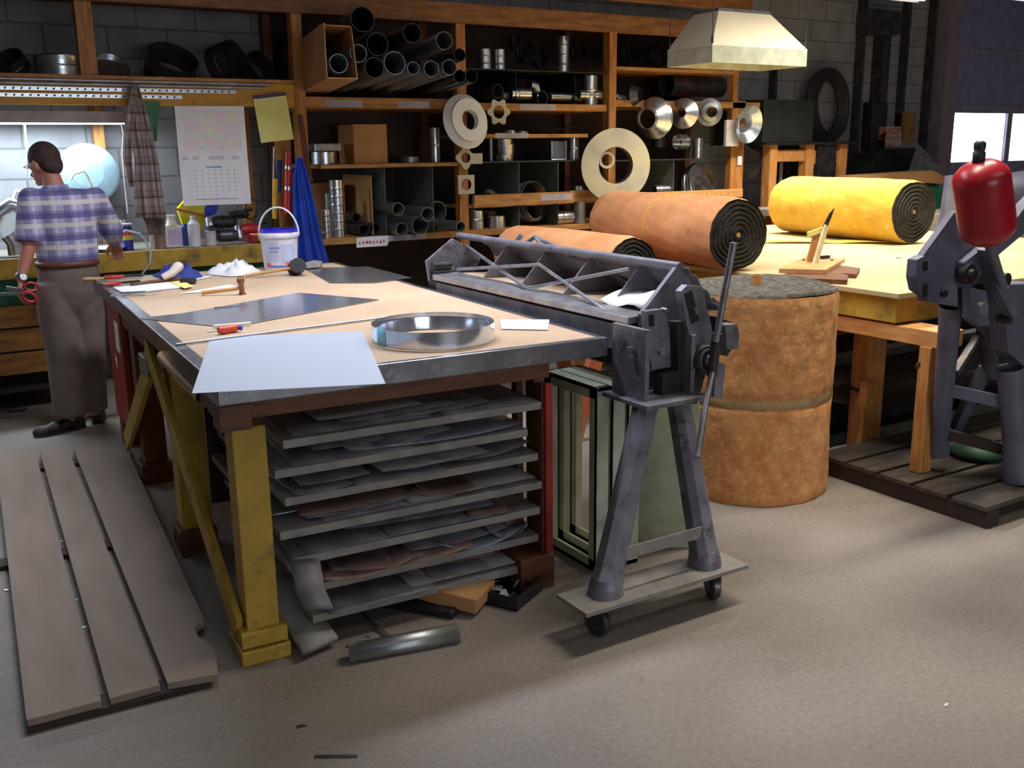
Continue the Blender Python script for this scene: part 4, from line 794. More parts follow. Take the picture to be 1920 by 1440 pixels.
# pans and rings on the left top shelf
def ring_at(px, py, Y, wpx, hgt, m, label, tilt=(0,0,1), t=.004, name='duct_collar', cat='duct collar', z=None, beads=1, closed=False, group=None, r=None):
    c = P(px, py, Y=Y); r = r or wpx/2/ppm(c); d = V(tilt).normalized()
    prof = [(r, 0)]
    if beads: prof += [(r, hgt*.45), (r*1.03, hgt*.5), (r, hgt*.55)]
    prof += [(r, hgt), (r-t, hgt), (r-t, 0), (r, 0)]
    mb = MB().rev(prof, c-d*hgt/2, d, 40)
    if closed: mb.rev([(r-t, .004), (0, .004)], c-d*hgt/2, d, 40)
    return one(name, mb, m, label, cat, group)
GC = 'duct collars on the left top shelf'
def stand(px, Y, z, wpx, hpx): 
    c = P(px, 300, Y=Y); k = ppm((c.x, Y, z)); return V((P(px, 300, Y=Y).x, Y, z)), wpx/2/k, hpx/k
def can(px, Y, z, wpx, hpx, m, label, name='duct_fitting', cat='duct fitting', group=None, ribs=0, flare=1., lid=False, pyr=None):
    p = P(px, (pyr or 300), Y=Y); k = ppm((p.x, Y, z)); r = wpx/2/k; h = hpx/k; c = V((p.x, Y, z+.001)); pr = [(r, 0)]
    for i in range(ribs): q = h*(i+1)/(ribs+1); pr += [(r, q-.008), (r*1.04, q), (r, q+.008)]
    pr += [(r*flare, h), (r*flare-.002, h), (r-.002, .0), (r, 0)]
    mb = MB().rev(pr, c, (0,0,1), 32)
    if lid: mb.rev([(r*flare-.001, h-.002), (0, h-.002)], c, (0,0,1), 32)
    return one(name, mb, m, label, cat, group)
def put(px, py, Y): return P(px, py, Y=Y)
ring_at(20, 122, 7.15, 62, .10, 'steel', 'dark tilted duct collar at the far left of the high shelf', tilt=(-.5,-.5,.8))
can(112, 7.02, 2.082, 80, 34, 'galv', 'shiny stepped collar with flange left of the post on the high shelf', ribs=1, flare=1.05, pyr=120)
can(125, 7.35, 2.082, 110, 42, 'steel', 'wide dark pan behind the shiny stepped collar', 'round_pan', 'pan', pyr=120)
ring_at(208, 128, 7.15, 66, .03, 'galv', 'tilted bright-rimmed disc right of the post on the high shelf', tilt=(.1,-.75,.6), closed=True)
ring_at(320, 125, 7.15, 92, .16, 'steel', 'dark round duct collar with two bright rims lying on its side on the high shelf', tilt=(.15,-.6,.75))
ring_at(425, 118, 7.15, 74, .16, 'steel', 'dark wide collar standing on edge near the right of the high shelf', tilt=(.6,-.7,.25))
ring_at(480, 130, 7.3, 60, .12, 'steel', 'dim collar leaning behind the one standing on edge', tilt=(.4,-.8,.4))

# strip lamp over the counter
LX0, LX1, LZ = -1.05, 1.375, 1.80
lp = thing('strip_light', 'lit fluorescent strip light with white reflector over the left work counter', 'lamp', ((LX0+LX1)/2, 7.3, LZ))
obj('reflector', MB().prism([(LX0,7.2,LZ),(LX0,7.23,LZ+.075),(LX0,7.38,LZ+.075),(LX0,7.41,LZ),(LX0,7.405,LZ),(LX0,7.375,LZ+.07),(LX0,7.235,LZ+.07),(LX0,7.205,LZ)], (LX1-LX0,0,0)), 'lampw', lp)
tubem = bpy.data.materials.new('lit_tube'); tubem.use_nodes = True; tb_ = tubem.node_tree.nodes['Principled BSDF']; tb_.inputs['Emission Color'].default_value = (.78,.92,1,1); tb_.inputs['Emission Strength'].default_value = 14
tubc = tubem.copy(); tubc.name = 'lit_tube_cool'; tubc.node_tree.nodes['Principled BSDF'].inputs['Emission Strength'].default_value = 4
tubw = bpy.data.materials.new('lit_tube_warm'); tubw.use_nodes = True; tb_ = tubw.node_tree.nodes['Principled BSDF']; tb_.inputs['Emission Color'].default_value = (1,.95,.86,1); tb_.inputs['Emission Strength'].default_value = 4
for y in (7.27, 7.34): obj('tube', MB().tube((LX0+.02,y,LZ+.01),(LX1-.02,y,LZ+.01), .016, n=12), tubem, lp)
ch = MB()
for x in (LX0+.3, LX1-.2): ch.tube((x,7.3,LZ+.075),(x,7.3,2.056), .003)
obj('chain', ch, 'steel', lp)
one('cable', MB().path([P(46,233,Y=7.32), P(48,255,Y=7.33), P(52,290,Y=7.35), P(50,330,Y=7.4)], .006), 'plastic', 'white cable hanging down from the strip light beside the man', 'cable')
one('cable', MB().path([P(228,232,Y=7.2), P(232,250,Y=7.2), P(230,285,Y=7.2), P(233,330,Y=7.2), P(240,400,Y=7.2)], .006), 'plastic', 'white cable hanging beside the plaid shirt', 'cable')

# work counter
CT = thing('work_counter', 'long work counter with yellow front edge along the left of the back wall', 'counter', (-.5, 7.2, 0))
obj('counter_top', MB().box(-3.5, 2.42, SY-.01, SB, .945, .97), mat('dusty_top', S(150,140,128), .7), CT)
obj('front_edge', MB().box(-3.5, 2.42, SY-.035, SY-.01, .845, .972), 'yellow', CT, bevel=.003)
obj('green_panel', MB().box(-3.5, 2.42, SY+.02, SY+.04, .62, .845), 'green', CT)
for i, z in enumerate((.24, .39, .54)): obj('drawer_board', MB().box(-3.5, .80, SY-.02, SY+.02, z, z+.135), mat('plank_front', S(186,130,62), .6, c2=S(140,92,44), sc=4, stretch=(1,7,7)), CT, bevel=.004)
for x in (.82, 2.3): obj('leg', MB().box(x, x+.09, SY, SY+.09, 0, .845), 'dkwood', CT)
obj('base_shelf', MB().box(-3.5, .8, SY, 7.6, .12, .15), 'panel', CT)
one('floor_tool', MB().path([P(0,765,Z=.03), P(22,768,Z=.02), P(50,765,Z=.02)], .014), 'steel', 'dark metal bar on the floor under the left counter', 'bar')

# things on the counter (at the front edge, height .97)
CZ = .972
def on_counter(px, w, h, m, label, name, cat, Y=7.0, cap=None, cm=None, shape='round', top=.6, n=20):
    p = P(px, 460, Y=Y); k = ppm((p.x, Y, CZ)); r = w/2/k; hh = h/k; c = V((p.x, Y, CZ)); t = thing(name, label, cat, c)
    if shape == 'round': obj('body', MB().rev([(0,0),(r,0),(r,hh*.86),(r*top,hh),(0,hh)], c, (0,0,1), n), m, t)
    elif shape == 'box': obj('body', MB().box(c.x-r, c.x+r, Y-r*.6, Y+r*.6, CZ, CZ+hh), m, t, bevel=.006)
    elif shape == 'jug': obj('body', MB().box(c.x-r, c.x+r, Y-r*.6, Y+r*.6, CZ, CZ+hh*.72), m, t, bevel=.012); obj('shoulder', MB().rev([(r*.7,hh*.70),(r*.45,hh*.9),(r*.45,hh),(0,hh)], c, (0,0,1), n), m, t)
    if cap: obj('cap', MB().rev([(0,hh+cap/k),(r*top*.9,hh+cap/k),(r*top*.9,hh-.002)], c, (0,0,1), 14), cm, t)
    return t, c, r, hh
t, c, r, h = on_counter(240, 20, 46, mat('can_blue', S(42,40,150), .35), 'blue and yellow spray can beside the man', 'spray_can', 'can', top=.8)
obj('label_band', MB().rev([(r+.0008, h*.42),(r+.0008, h*.82)], c, (0,0,1), 20), mat('can_yellow', S(224,206,70), .4), t); obj('label_band', MB().rev([(r+.0016, h*.6),(r+.0016, h*.76)], c, (0,0,1), 20), 'orangepl', t); obj('cap', MB().rev([(r*1.1,h),(r*1.1,h+.012),(0,h+.014)], c, (0,0,1), 20), 'plastic', t)
on_counter(300, 24, 34, mat('brown_bottle', S(150,120,110), .4), 'short brown and purple bottle under the hanging plaid shirt', 'bottle', 'bottle')
t, c, r, h = on_counter(325, 32, 58, mat('cream_jug', S(226,220,200), .45), 'cream plastic jug with lilac label on the counter', 'jug', 'jug', shape='jug', cap=2, cm='plastic')
obj('label_print', MB().box(c.x-r*.6, c.x+r*.9, c.y-r*.6-.002, c.y-r*.6, CZ+.02, CZ+h*.58), mat('lilac_print', S(196,180,216), .5), t)
on_counter(350, 20, 40, mat('navy_can', S(30,44,110), .4), 'dark blue can between the jug and the white bottle', 'can', 'can', Y=7.1)
on_counter(366, 22, 48, 'plastic', 'white squeeze bottle with pointed cap on the counter', 'bottle', 'bottle', top=.5, cap=8, cm='plastic')
on_counter(396, 21, 27, mat('cup', S(224,214,216), .5), 'small pale cup in front of the power tools', 'cup', 'cup', top=1.1)
on_counter(222, 30, 20, 'galv', 'low shiny tin behind the blue and yellow can', 'tin', 'tin', Y=7.15)
on_counter(288, 12, 34, mat('cream_tube', S(232,222,190), .5), 'slim cream tube left of the brown bottle', 'tube', 'tube')
# yellow and blue plastic bag leaning on the wall
mb = MB().prism([P(x, y, Y=7.25) for x, y in ((333,392),(350,372),(392,380),(378,432),(350,440))], (0,.05,0)); yb = one('carton', mb, mat('bright_yellow', S(250,236,20), .4), 'bright yellow and blue carton leaning behind the counter tools', 'carton', bevel=.006)
one('carton', MB().prism([P(x, y, Y=7.24) for x, y in ((386,378),(412,380),(404,402),(383,408))], (0,.04,0)), mat('bright_blue', S(20,60,220), .4), 'bright blue carton flap right of the yellow carton', 'carton', bevel=.004)
one('carton_strap', MB().bar(P(330,392,Y=7.235), P(385,405,Y=7.235), .004, .016), 'orangepl', 'orange-red band across the yellow carton', 'band')
def power_tool(px, py, s, label, flip=1, m='machdk', m2='redpl', Y=7.05):
    c = P(px, py, Y=Y); k = 1/ppm(c); t = thing('power_tool', label, 'power tool', c); X = V((1,0,0))*flip
    obj('motor_body', MB().rev([(0,0),(.7*s,.15*s),(.85*s,1.*s),(.8*s,2.6*s),(.5*s,3.1*s),(0,3.2*s)], c-X*1.6*s, X, 16), m, t)
    obj('handle', MB().path([c+X*.4*s-V((0,0,.2*s)), c+X*.9*s+V((0,0,.9*s)), c+X*2.4*s+V((0,0,1.0*s))], [.5*s,.45*s,.4*s], 10), m2, t)
    obj('gear_head', MB().rev([(0,-.7*s),(.55*s,-.6*s),(.6*s,.5*s),(.3*s,.8*s),(0,.8*s)], c-X*1.8*s, (0,-.3,-1), 14), 'steelbar', t); return t
power_tool(420, 416, .055, 'black angle grinder lying on top of the other power tools', 1, 'machdk', 'black')
power_tool(425, 442, .05, 'dark grey power tool lowest on the counter edge', -1, 'steel', 'machdk', 7.0)
power_tool(470, 430, .05, 'red-bodied power tool at the right of the tool heap', 1, 'redpl', 'black', 7.12)
power_tool(452, 402, .035, 'dark tool with coiled cord below the calendar corner', 1, 'black', 'machdk', 7.2)
one('cable', MB().path([P(470+16*math.cos(a)*(.6 if i % 2 else 1), 392+20*math.sin(a), Y=7.15+.002*i) for i, a in enumerate([j*.7 for j in range(14)])], .005), 'black', 'looped black cord below the calendar', 'cable')
one('tape_roll', MB().rev([(.018,0),(.036,0),(.036,.03),(.018,.03),(.018,0)], P(488,440,Y=7.0)-V((0,0,.02)), (.2,-1,.1), 20), mat('lime', S(200,206,70), .4), 'lime green roll seen through the bucket handle', 'tape roll')
one('red_toolbox', MB().box(2.08,2.36,6.98,7.2,.972,1.03), 'redpl', 'low red tool case behind the bucket handle', 'tool case', bevel=.008)
# white work lamp clamp, bright disc and tray by the man
ds = thing('round_cover', 'large pale round metal disc leaning on the wall behind the man', 'disc', P(165,375,Y=7.5))
dc = P(165,325,Y=7.5); obj('disc', MB().rev([(0,.03),(.10,.026),(.19,.006),(.205,0),(.205,-.006),(0,.02)], dc, (.0,-1,.12), 56), mat('pale_disc', S(150,176,188), .5, .2), ds)
dh = MB(); dh.path([P(132,338,Y=7.38), P(138,326,Y=7.38), P(158,320,Y=7.38), P(165,330,Y=7.40), P(178,362,Y=7.44)], .010); one('task_lamp_arm', dh, 'whitem', 'white bent lamp arm in front of the pale disc', 'lamp arm')
can(222, 7.1, .972, 26, 54, 'galv', 'pale vertical duct piece standing between the disc and the plaid shirt', pyr=400)
one('metal_tray', MB().rev([(0,0),(.09,0),(.12,.022),(.115,.024),(.085,.004),(0,.004)], V((P(200,460,Y=7.0).x,7.02,.973)), (0,0,1), 30), 'galv', 'shiny shallow dish under the man\'s right hand', 'dish')
mb = MB(); c = P(12,400,Y=7.1)
one('duct_elbow', MB().path([c+V((-.1,0,-.12)), c+V((-.05,0,.0)), c+V((.03,0,.05)), c+V((.10,0,.02))], .05, 16), 'galv', 'shiny duct elbow on the counter left of the man', 'duct elbow')
one('duct_elbow', MB().path([P(14,440,Y=7.0), P(26,455,Y=7.0), P(30,478,Y=7.0)], .045, 16), 'galv', 'small duct elbow lying near the man\'s left elbow', 'duct elbow')
one('dark_box', MB().box(-.2,.46,7.0,7.2,.972,1.16), 'machdk', 'dark metal box on the counter at the left edge of the frame', 'box', bevel=.004)
one('white_bracket', MB().path([P(25,375,Y=7.4), P(30,358,Y=7.4), P(42,360,Y=7.4), P(44,378,Y=7.4)], .012), 'whitem', 'white curved bracket on the wall left of the man', 'bracket')
lc = MB().path([P(225,442,Y=6.84), P(235,432,Y=6.82), P(262,438,Y=6.84), P(272,450,Y=6.85), P(283,475,Y=6.84), P(282,492,Y=6.84), P(266,515,Y=6.84)], .007); one('cable', lc, mat('pale_cord', S(196,200,216), .5), 'pale cord hanging over the yellow counter edge', 'cable')

# hanging papers and clothes
cal = thing('wall_calendar', 'large wall calendar with map print hanging from the yellow beam', 'calendar', P(400,290,Y=6.84))
cp = [P(x, y, Y=6.86) for x, y in ((327,199),(457,199),(471,382),(345,386))]
def cq(u, v, off=0): a = cp[0].lerp(cp[1], u); b = cp[3].lerp(cp[2], u); return a.lerp(b, v)+V((0,-off,0))
obj('sheet', MB().prism(cp, (0,.004,0)), 'paper', cal)
w = MB()
def rect(mb, u0, u1, v0, v1, off=.0012): mb.add([cq(u0,v0,off),cq(u1,v0,off),cq(u1,v1,off),cq(u0,v1,off)], [(0,1,2,3)])
mp_ = bpy.data.materials.new('map_print'); mp_.use_nodes = True; N = mp_.node_tree.nodes; L_ = mp_.node_tree.links; nz = N.new('ShaderNodeTexVoronoi'); nz.inputs['Scale'].default_value = 22; tc = N.new('ShaderNodeTexCoord'); L_.new(tc.outputs['Object'], nz.inputs[0]); rp = N.new('ShaderNodeValToRGB')
for e_, c_ in zip((0, 1), (S(232,226,238), S(214,216,236))): rp.color_ramp.elements[e_].color = (*c_, 1)
e_ = rp.color_ramp.elements.new(.3); e_.color = (*S(236,214,222), 1); e_ = rp.color_ramp.elements.new(.6); e_.color = (*S(232,230,206), 1); L_.new(nz.outputs['Color'], rp.inputs[0]); L_.new(rp.outputs[0], N['Principled BSDF'].inputs['Base Color'])
rect(w, .10, .93, .04, .44); obj('map_print', w, mp_, cal)
w = MB(); r3 = random.Random(3)
for ww in ((.02,.10),(.16,.26),(.40,.62),(.74,.85)):
    for vv in (.505, .525): rect(w, ww[0]+.02, ww[1]+.02, vv, vv+.008)
for row in range(7):
    for colm in range(7):
        if (row == 6 and colm > 3): continue
        u = .20+colm*.095; v = .64+row*.042; rect(w, u, u+.02, v, v+.010)
obj('print_lines', w, 'ink', cal); w = MB(); rect(w, .37, .60, .605, .618); obj('month_heading', w, mat('pale_blue_ink', S(120,140,220), .6), cal)
w = MB(); rect(w, .18, .80, .935, .942); obj('fold_line', w, 'shelfsteel', cal)
lpd = thing('legal_pad', 'yellow legal pad with dark binding hanging on the post', 'notepad', P(510,220,Y=6.85))
a = [P(x, y, Y=6.86) for x, y in ((475,184),(536,178),(551,261),(490,268))]
obj('pad', MB().prism(a, (0,.008,0)), 'yellowpad', lpd); obj('binding', MB().prism([P(x, y, Y=6.857) for x, y in ((475,179),(535,173),(537,179),(476,186))], (0,.012,0)), mat('purple_binding', S(70,56,100), .5), lpd)
obj('ruled_lines', (lambda w: [w.add([a[0].lerp(a[3], v)+V((.01,-.001,0)), a[1].lerp(a[2], v)+V((-.01,-.001,0)), a[1].lerp(a[2], v+.008)+V((-.01,-.001,0)), a[0].lerp(a[3], v+.008)+V((.01,-.001,0))], [(0,1,2,3)]) for v in [i*.065+.1 for i in range(13)]] and w)(MB()), mat('pad_line', S(214,210,130), .7), lpd)
def drape(name, xs, top, bot, Y, m, label, cat, folds=7, amp=.03, th=.003, par=None):
    """hanging cloth: left/right pixel columns at several heights"""
    ys = [q[0] for q in xs]
    def fn(u, v):
        t = v*(len(xs)-1); i = min(int(t), len(xs)-2); f = t-i
        y = xs[i][0]+(xs[i+1][0]-xs[i][0])*f; xl = xs[i][1]+(xs[i+1][1]-xs[i][1])*f; xr = xs[i][2]+(xs[i+1][2]-xs[i][2])*f
        p = P(xl+(xr-xl)*u, y, Y=Y); return p+V((0, -amp*(.4+.6*v)*(math.sin(u*folds*math.pi+v*1.5)+.4*math.sin(u*folds*2.3*math.pi+2))-.02, 0))
    if par: return obj(name, MB().grid(fn, 60, 24), m, par, solid=th)
    return one(name, MB().grid(fn, 60, 24), m, label, cat, solid=th)
sh = thing('plaid_shirt', 'brown plaid shirt hanging from the yellow beam over the counter', 'shirt', P(265,280,Y=6.82))
drape('shirt_body', [(158,245,258),(190,243,268),(240,240,283),(300,250,296),(360,248,305),(408,252,312)], 0, 0, 6.80, 'plaidb', '', '', folds=5, amp=.018, par=sh)
drape('sleeve', [(160,246,256),(230,234,250),(300,230,246),(350,240,250)], 0, 0, 6.74, 'plaidb', '', '', folds=2, amp=.015, par=sh)
drape('lower_sleeve', [(400,262,306),(420,272,308),(440,276,308)], 0, 0, 6.86, mat('worn_brown_cloth', S(110,92,80), .9), '', '', folds=2, amp=.015, par=sh)
drape('green_cloth', [(190,265,300),(225,276,296),(265,284,292)], 0, 0, 6.84, mat('green_cloth', S(84,134,104), .9), 'small green cloth hanging behind the plaid shirt', 'cloth', folds=2, amp=.01)
drape('blue_coat', [(296,553,565),(330,546,576),(380,544,590),(440,548,602),(505,548,622)], 0, 0, 6.82, 'blue', 'blue work coat hanging from the post beside the white bucket', 'coat', folds=5, amp=.035)
# long tools hanging on the post
for px, y0, y1, r, m, nm, lab in ((516,335,410,.022,'amber','hanging_tool','yellow-handled tool hanging left of the blue coat'),(524,300,360,.02,'navy','hanging_tool','navy-handled tool hanging beside the yellow one'),(514,275,335,.008,'steelbar','hanging_tool','thin steel tool hanging above the yellow handle')):
    one(nm, MB().tube(P(px,y0,Y=7.0), P(px-1,y1,Y=7.0), r, r*.8, 12), m, lab, 'hand tool')
ht = thing('pry_bar', 'red hand tool with chrome collars hanging left of the blue coat', 'hand tool', P(540,340,Y=6.87)); 
for y0, y1, m, r in ((285,312,'redpl',.022),(312,318,'galv',.026),(318,350,'redpl',.026),(350,357,'galv',.028),(357,400,'redpl',.03)): obj('segment', MB().tube(P(541,y0,Y=6.86), P(540,y1,Y=6.86), r, r, 12), m, ht)
one('wall_board', MB().box(2.31,2.42,7.0,7.03,.98,1.88), 'woodv', 'orange board behind the hanging tools', 'board')
one('leaning_bar', MB().bar(P(562,215,Y=6.80), P(582,340,Y=6.86), .03, .02), 'dkwood', 'dark narrow board leaning against the shelving post above the blue coat', 'board')

# cardboard box and long pipes sticking out of the top left bay
def tubeY(px, py, dpx, Yf, m, label, name='duct_pipe', cat='duct pipe', group='long duct pipes in the top left bay', L=1.55, dz=-.17, dx=0, t=.003):
    c = P(px, py, Y=Yf); r = dpx/2/ppm(c); e_ = c+V((dx if dz == 0 else .12*L, L, dz)); return one(name, MB().pipe(c, e_, r, t, 28), m, label, cat, group)
q1, q2, q3, q4 = P(604,55,Y=6.12), P(663,60,Y=6.12), P(674,146,Y=6.12), P(619,146,Y=6.12)
bx = MB(); dV = V((0,1.35,-.075)); Z = V((0,0,1)); wc = [V((2.43,6.15,2.33)), V((2.43,6.15,2.06))]
bw, bh = .205, .33; o0 = V((2.375,6.12,2.045)); 
def bp_(x, y, z): return o0+V((x+.16*y, y, z-.055*y/1.3))
def slab(mb, a, b, c, d_, n): mb.prism([a, b, c, d_], n)
slab(bx, bp_(0,0,0), bp_(bw,0,0), bp_(bw,1.3,0), bp_(0,1.3,0), V((0,0,.006))); slab(bx, bp_(0,0,0), bp_(0,1.3,0), bp_(0,1.3,bh), bp_(0,0,bh), V((.006,0,0)))
slab(bx, bp_(bw,.0,0), bp_(bw,1.3,0), bp_(bw,1.3,bh), bp_(bw,.1,bh), V((.006,0,0))); slab(bx, bp_(0,.1,bh), bp_(bw,.1,bh), bp_(bw,1.3,bh), bp_(0,1.3,bh), V((0,0,.006)))
one('cardboard_box', bx, 'card', 'long open cardboard box on the top left bay of the shelving', 'box')
pp_ = [(635,119,35,6.14,'galvdull','small pipe inside the long cardboard box'),(680,36,46,6.30,'steel','wide dark pipe, highest and leftmost of the pile'),(672,100,33,6.2,'galvdull','narrow pipe just right of the cardboard box mouth'),
(708,83,42,6.22,'steel','dark pipe, second row, right above the narrow one'),(773,62,36,6.1,'steel','dark pipe at the top middle of the pile'),(833,76,33,6.1,'galvdull','grey pipe at the top right of the pile'),
(702,127,38,6.10,'steel','black-mouthed pipe in the bottom row, third from the left'),(740,118,42,6.10,'galvdull','widest pipe of the bottom row with pale inside'),(775,128,24,6.06,'galvdull','smallest pipe of the bottom row'),
(809,129,30,6.05,'galvdull','bright-rimmed pipe in the bottom row'),(843,126,29,6.05,'galvdull','pipe right of the bright-rimmed one'),(862,103,24,6.15,'steel','small pipe resting above the right end of the bottom row'),
(862,143,24,6.3,'steel','dark small pipe second from the right end'),(884,143,25,6.3,'steel','dark small pipe at the right end of the bottom row')]
for px, py, d_, yf, m, lab in pp_: tubeY(px, py, d_, yf, m, lab, L=7.55-yf, dz=-.075)
# left bay middle shelf
can(607, 7.1, 1.507, 48, 22, 'galv', 'low round shiny tin on the middle left shelf', ribs=0, pyr=290)
one('square_duct', MB().box(2.60,2.80,7.0,7.2,1.60,1.655), 'galv', 'square galvanised cap on top of the low round tin', 'duct cap', bevel=.008)
one('cardboard_box', MB().box(2.90,3.17,7.0,7.3,1.507,1.79), 'card', 'upright cardboard box on the middle left shelf', 'box', bevel=.003)
can(768, 7.1, 1.507, 34, 10, 'galvdull', 'flat dull ring on the middle left shelf', pyr=295); can(815, 7.1, 1.507, 20, 62, 'galv', 'tall shiny cylinder on the middle left shelf', ribs=1, pyr=270)
one('cardboard_box', MB().box(2.62,2.93,7.3,7.58,.976,1.36), 'card', 'cardboard box behind the shiny flue pipes', 'box', bevel=.003)
one('cardboard_sheet', MB().box(3.02,3.03,7.0,7.55,.976,1.42), 'card', 'upright cardboard sheet left of the first grey divider', 'cardboard')
can(611, 6.98, .976, 18, 52, 'galv', 'short crimped flue pipe nearest the blue coat', ribs=4, pyr=420, name='flue_pipe', cat='pipe'); can(633, 7.02, .976, 26, 104, 'galv', 'tall crimped flue pipe right of the short one', ribs=6, pyr=400, name='flue_pipe', cat='pipe'); can(618, 7.15, .976, 15, 78, 'galvdull', 'slim flue pipe behind the two crimped ones', pyr=400, name='flue_pipe', cat='pipe')
# pipe ends in the low left bay
for px, py, d_, yf, m, lab in ((747,392,24,6.75,'galvdull','pale-rimmed pipe end in the low left bay, leftmost of the upper two'),(802,402,27,6.75,'galvdull','brown-mouthed pipe end in the middle of the low left bay'),(821,396,37,6.95,'galvdull','widest pipe end at the right of the low left bay'),(754,430,25,6.8,'galvdull','lower pipe end left of the centre in the low left bay'),(788,423,34,6.8,'galvdull','wide lower pipe end in the low left bay'),(864,425,20,6.6,'galvdull','small pipe end poking out before the middle post'),(668,408,18,7.1,'steel','dim small pipe end high behind the first divider'),(683,431,22,6.95,'steel','dark pipe end low behind the first divider'),(703,430,24,6.95,'steel','dark pipe end beside the second divider')):
    tubeY(px, py, d_, yf, m, lab, group='pipe ends in the low left bay', L=.65, dz=0, t=.004, dx=-.02)
# middle bay
def lay(px, py, dpx, L, m, label, Y=7.1, ang=0, name='duct_fitting', cat='duct fitting', n=24):
    c = P(px, py, Y=Y); r = dpx/2/ppm(c); d = V((math.cos(ang), math.sin(ang), 0)); return one(name, MB().rev([(r,0),(r,L*.3),(r*1.06,L*.34),(r,L*.38),(r,L),(r-.003,L),(r-.003,0),(r,0)], c-d*L/2, d, n), m, label, cat)
can(908, 7.1, 2.206, 24, 38, 'galv', 'shiny ribbed collar at the left of the upper middle bay', ribs=2, pyr=115); can(936, 7.1, 2.206, 22, 38, 'galv', 'second shiny ribbed collar right beside the first', ribs=2, pyr=115)
can(1055, 7.15, 2.206, 24, 66, 'galv', 'tall jointed collar stack in the upper middle bay', ribs=3, pyr=110)
for px, py, d_, lab in ((985,95,46,'large dim ring standing at the back of the upper middle bay'),(1010,108,38,'dim ring leaning right of the large one'),(1085,95,40,'dim ring near the right post of the upper middle bay'),(965,78,30,'small dim ring above the large one')):
    ring_at(px, py, 7.3, d_, .06, 'steel', lab, tilt=(.3,-1,.1))
can(1106, 7.0, 1.951, 30, 52, 'galv', 'tall bright cylinder in front of the right post of the middle bay', ribs=1, pyr=160)
lay(974, 176, 22, .18, 'galv', 'bright stubby fitting lying on the upper middle shelf', 7.0); lay(945, 180, 14, .14, 'galvdull', 'small grey fitting left of the bright stubby one', 7.0, .6)
lay(1060, 182, 15, .34, 'galv', 'long thin bright fitting on the upper middle shelf', 7.0, .1); lay(1105, 178, 17, .22, 'galv', 'bright fitting at the foot of the tall bright cylinder', 6.97)
one('duct_elbow', MB().path([P(992,160,Y=7.1), P(1002,163,Y=7.1), P(1006,180,Y=7.1)], .05, 16), 'galv', 'bright elbow right of the stubby fitting', 'duct elbow')
ring_at(918, 172, 7.0, 26, .2, 'steel', 'dark pipe mouth behind the star-shaped flange', tilt=(.2,-1,0)); ring_at(1010, 185, 7.0, 26, .1, 'steel', 'dark ring lying right of the elbow', tilt=(.1,-1,.1))
one('small_fitting', MB().rev([(.0,.0),(.06,.0),(.05,.03),(0,.035)], V((P(955,240,Y=7.1).x,7.1,1.717)), (0,0,1), 12), 'galvdull', 'left small shiny fitting on the narrow middle shelf', 'fitting'); one('small_fitting', MB().rev([(0,0),(.05,0),(.05,.025),(0,.03)], V((P(978,242,Y=7.15).x,7.15,1.717)), (0,0,1), 12), 'galvdull', 'right small shiny fitting on the narrow middle shelf', 'fitting')
one('sheet_offcut', MB().bar(P(1010,246,Y=7.1), P(1080,238,Y=7.1), .1, .004), 'dkgreen', 'thin dark sheet lying on the narrow middle shelf', 'sheet metal')
can(920, 7.1, 1.507, 8, 40, 'galvdull', 'slim grey strip roll standing under the label of the middle bay', pyr=280); 
for i in range(4): 
    z = 1.507+.042*i; can(945+((i*3) % 4), 7.08, z, 34-(i % 2)*3, 10, 'galv', ('lowest','second from the bottom','third from the bottom','topmost')[i]+' of the stacked crimped rings in the middle bay', 'duct_ring', 'ring', 'stacked crimped rings', pyr=280, flare=1.05)
sq = MB(); c = P(1042,282,Y=7.05)
for a_ in ((-.075,-.07,0,.2,1.507,1.66),(.07,.075,0,.2,1.507,1.66),(-.075,.075,0,.2,1.507,1.512),(-.075,.075,.195,.2,1.507,1.66)): sq.box(c.x+a_[0], c.x+a_[1], 7.0+a_[2], 7.0+a_[3], a_[4], a_[5])
one('square_duct', sq, 'galv', 'open square duct piece on the middle shelf', 'duct', bevel=.002); can(1075, 7.05, 1.507, 20, 40, 'galv', 'narrow shiny cylinder right of the open square duct', ribs=1, pyr=280)
# low middle bay: rings and tins behind the lip
ring_at(994, 378, 7.05, 74, .10, 'galv', 'big pale ring standing in the low middle bay', tilt=(.25,-1,.1)); ring_at(995, 392, 6.98, 44, .08, 'galvdull', 'smaller ring in front of the big pale one', tilt=(.3,-1,.3)); can(893, 7.0, .976, 28, 34, 'galv', 'bright tin at the left of the low middle bay', pyr=420, ribs=1); can(930, 7.02, .976, 36, 22, 'galv', 'low bright tin beside it in the low middle bay', pyr=420)
lay(918, 402, 14, .12, 'galv', 'small shiny fitting under the shelf lip', 7.05, .5); lay(1055, 408, 26, .17, 'galv', 'dark shiny cylinder lying in the low middle bay', 7.0, .05); can(1085, 6.98, .976, 26, 40, 'galvdull', 'grey cylinder at the right end of the low middle bay', pyr=420)
can(1083, 7.1, 1.162, 26, 26, 'galv', 'bright collar standing on the lip shelf of the middle bay', pyr=360, ribs=1, flare=.8); ring_at(922, 366, 7.05, 30, .03, 'galv', 'tilted bright ring above the wooden lip', tilt=(.2,-.5,.8))
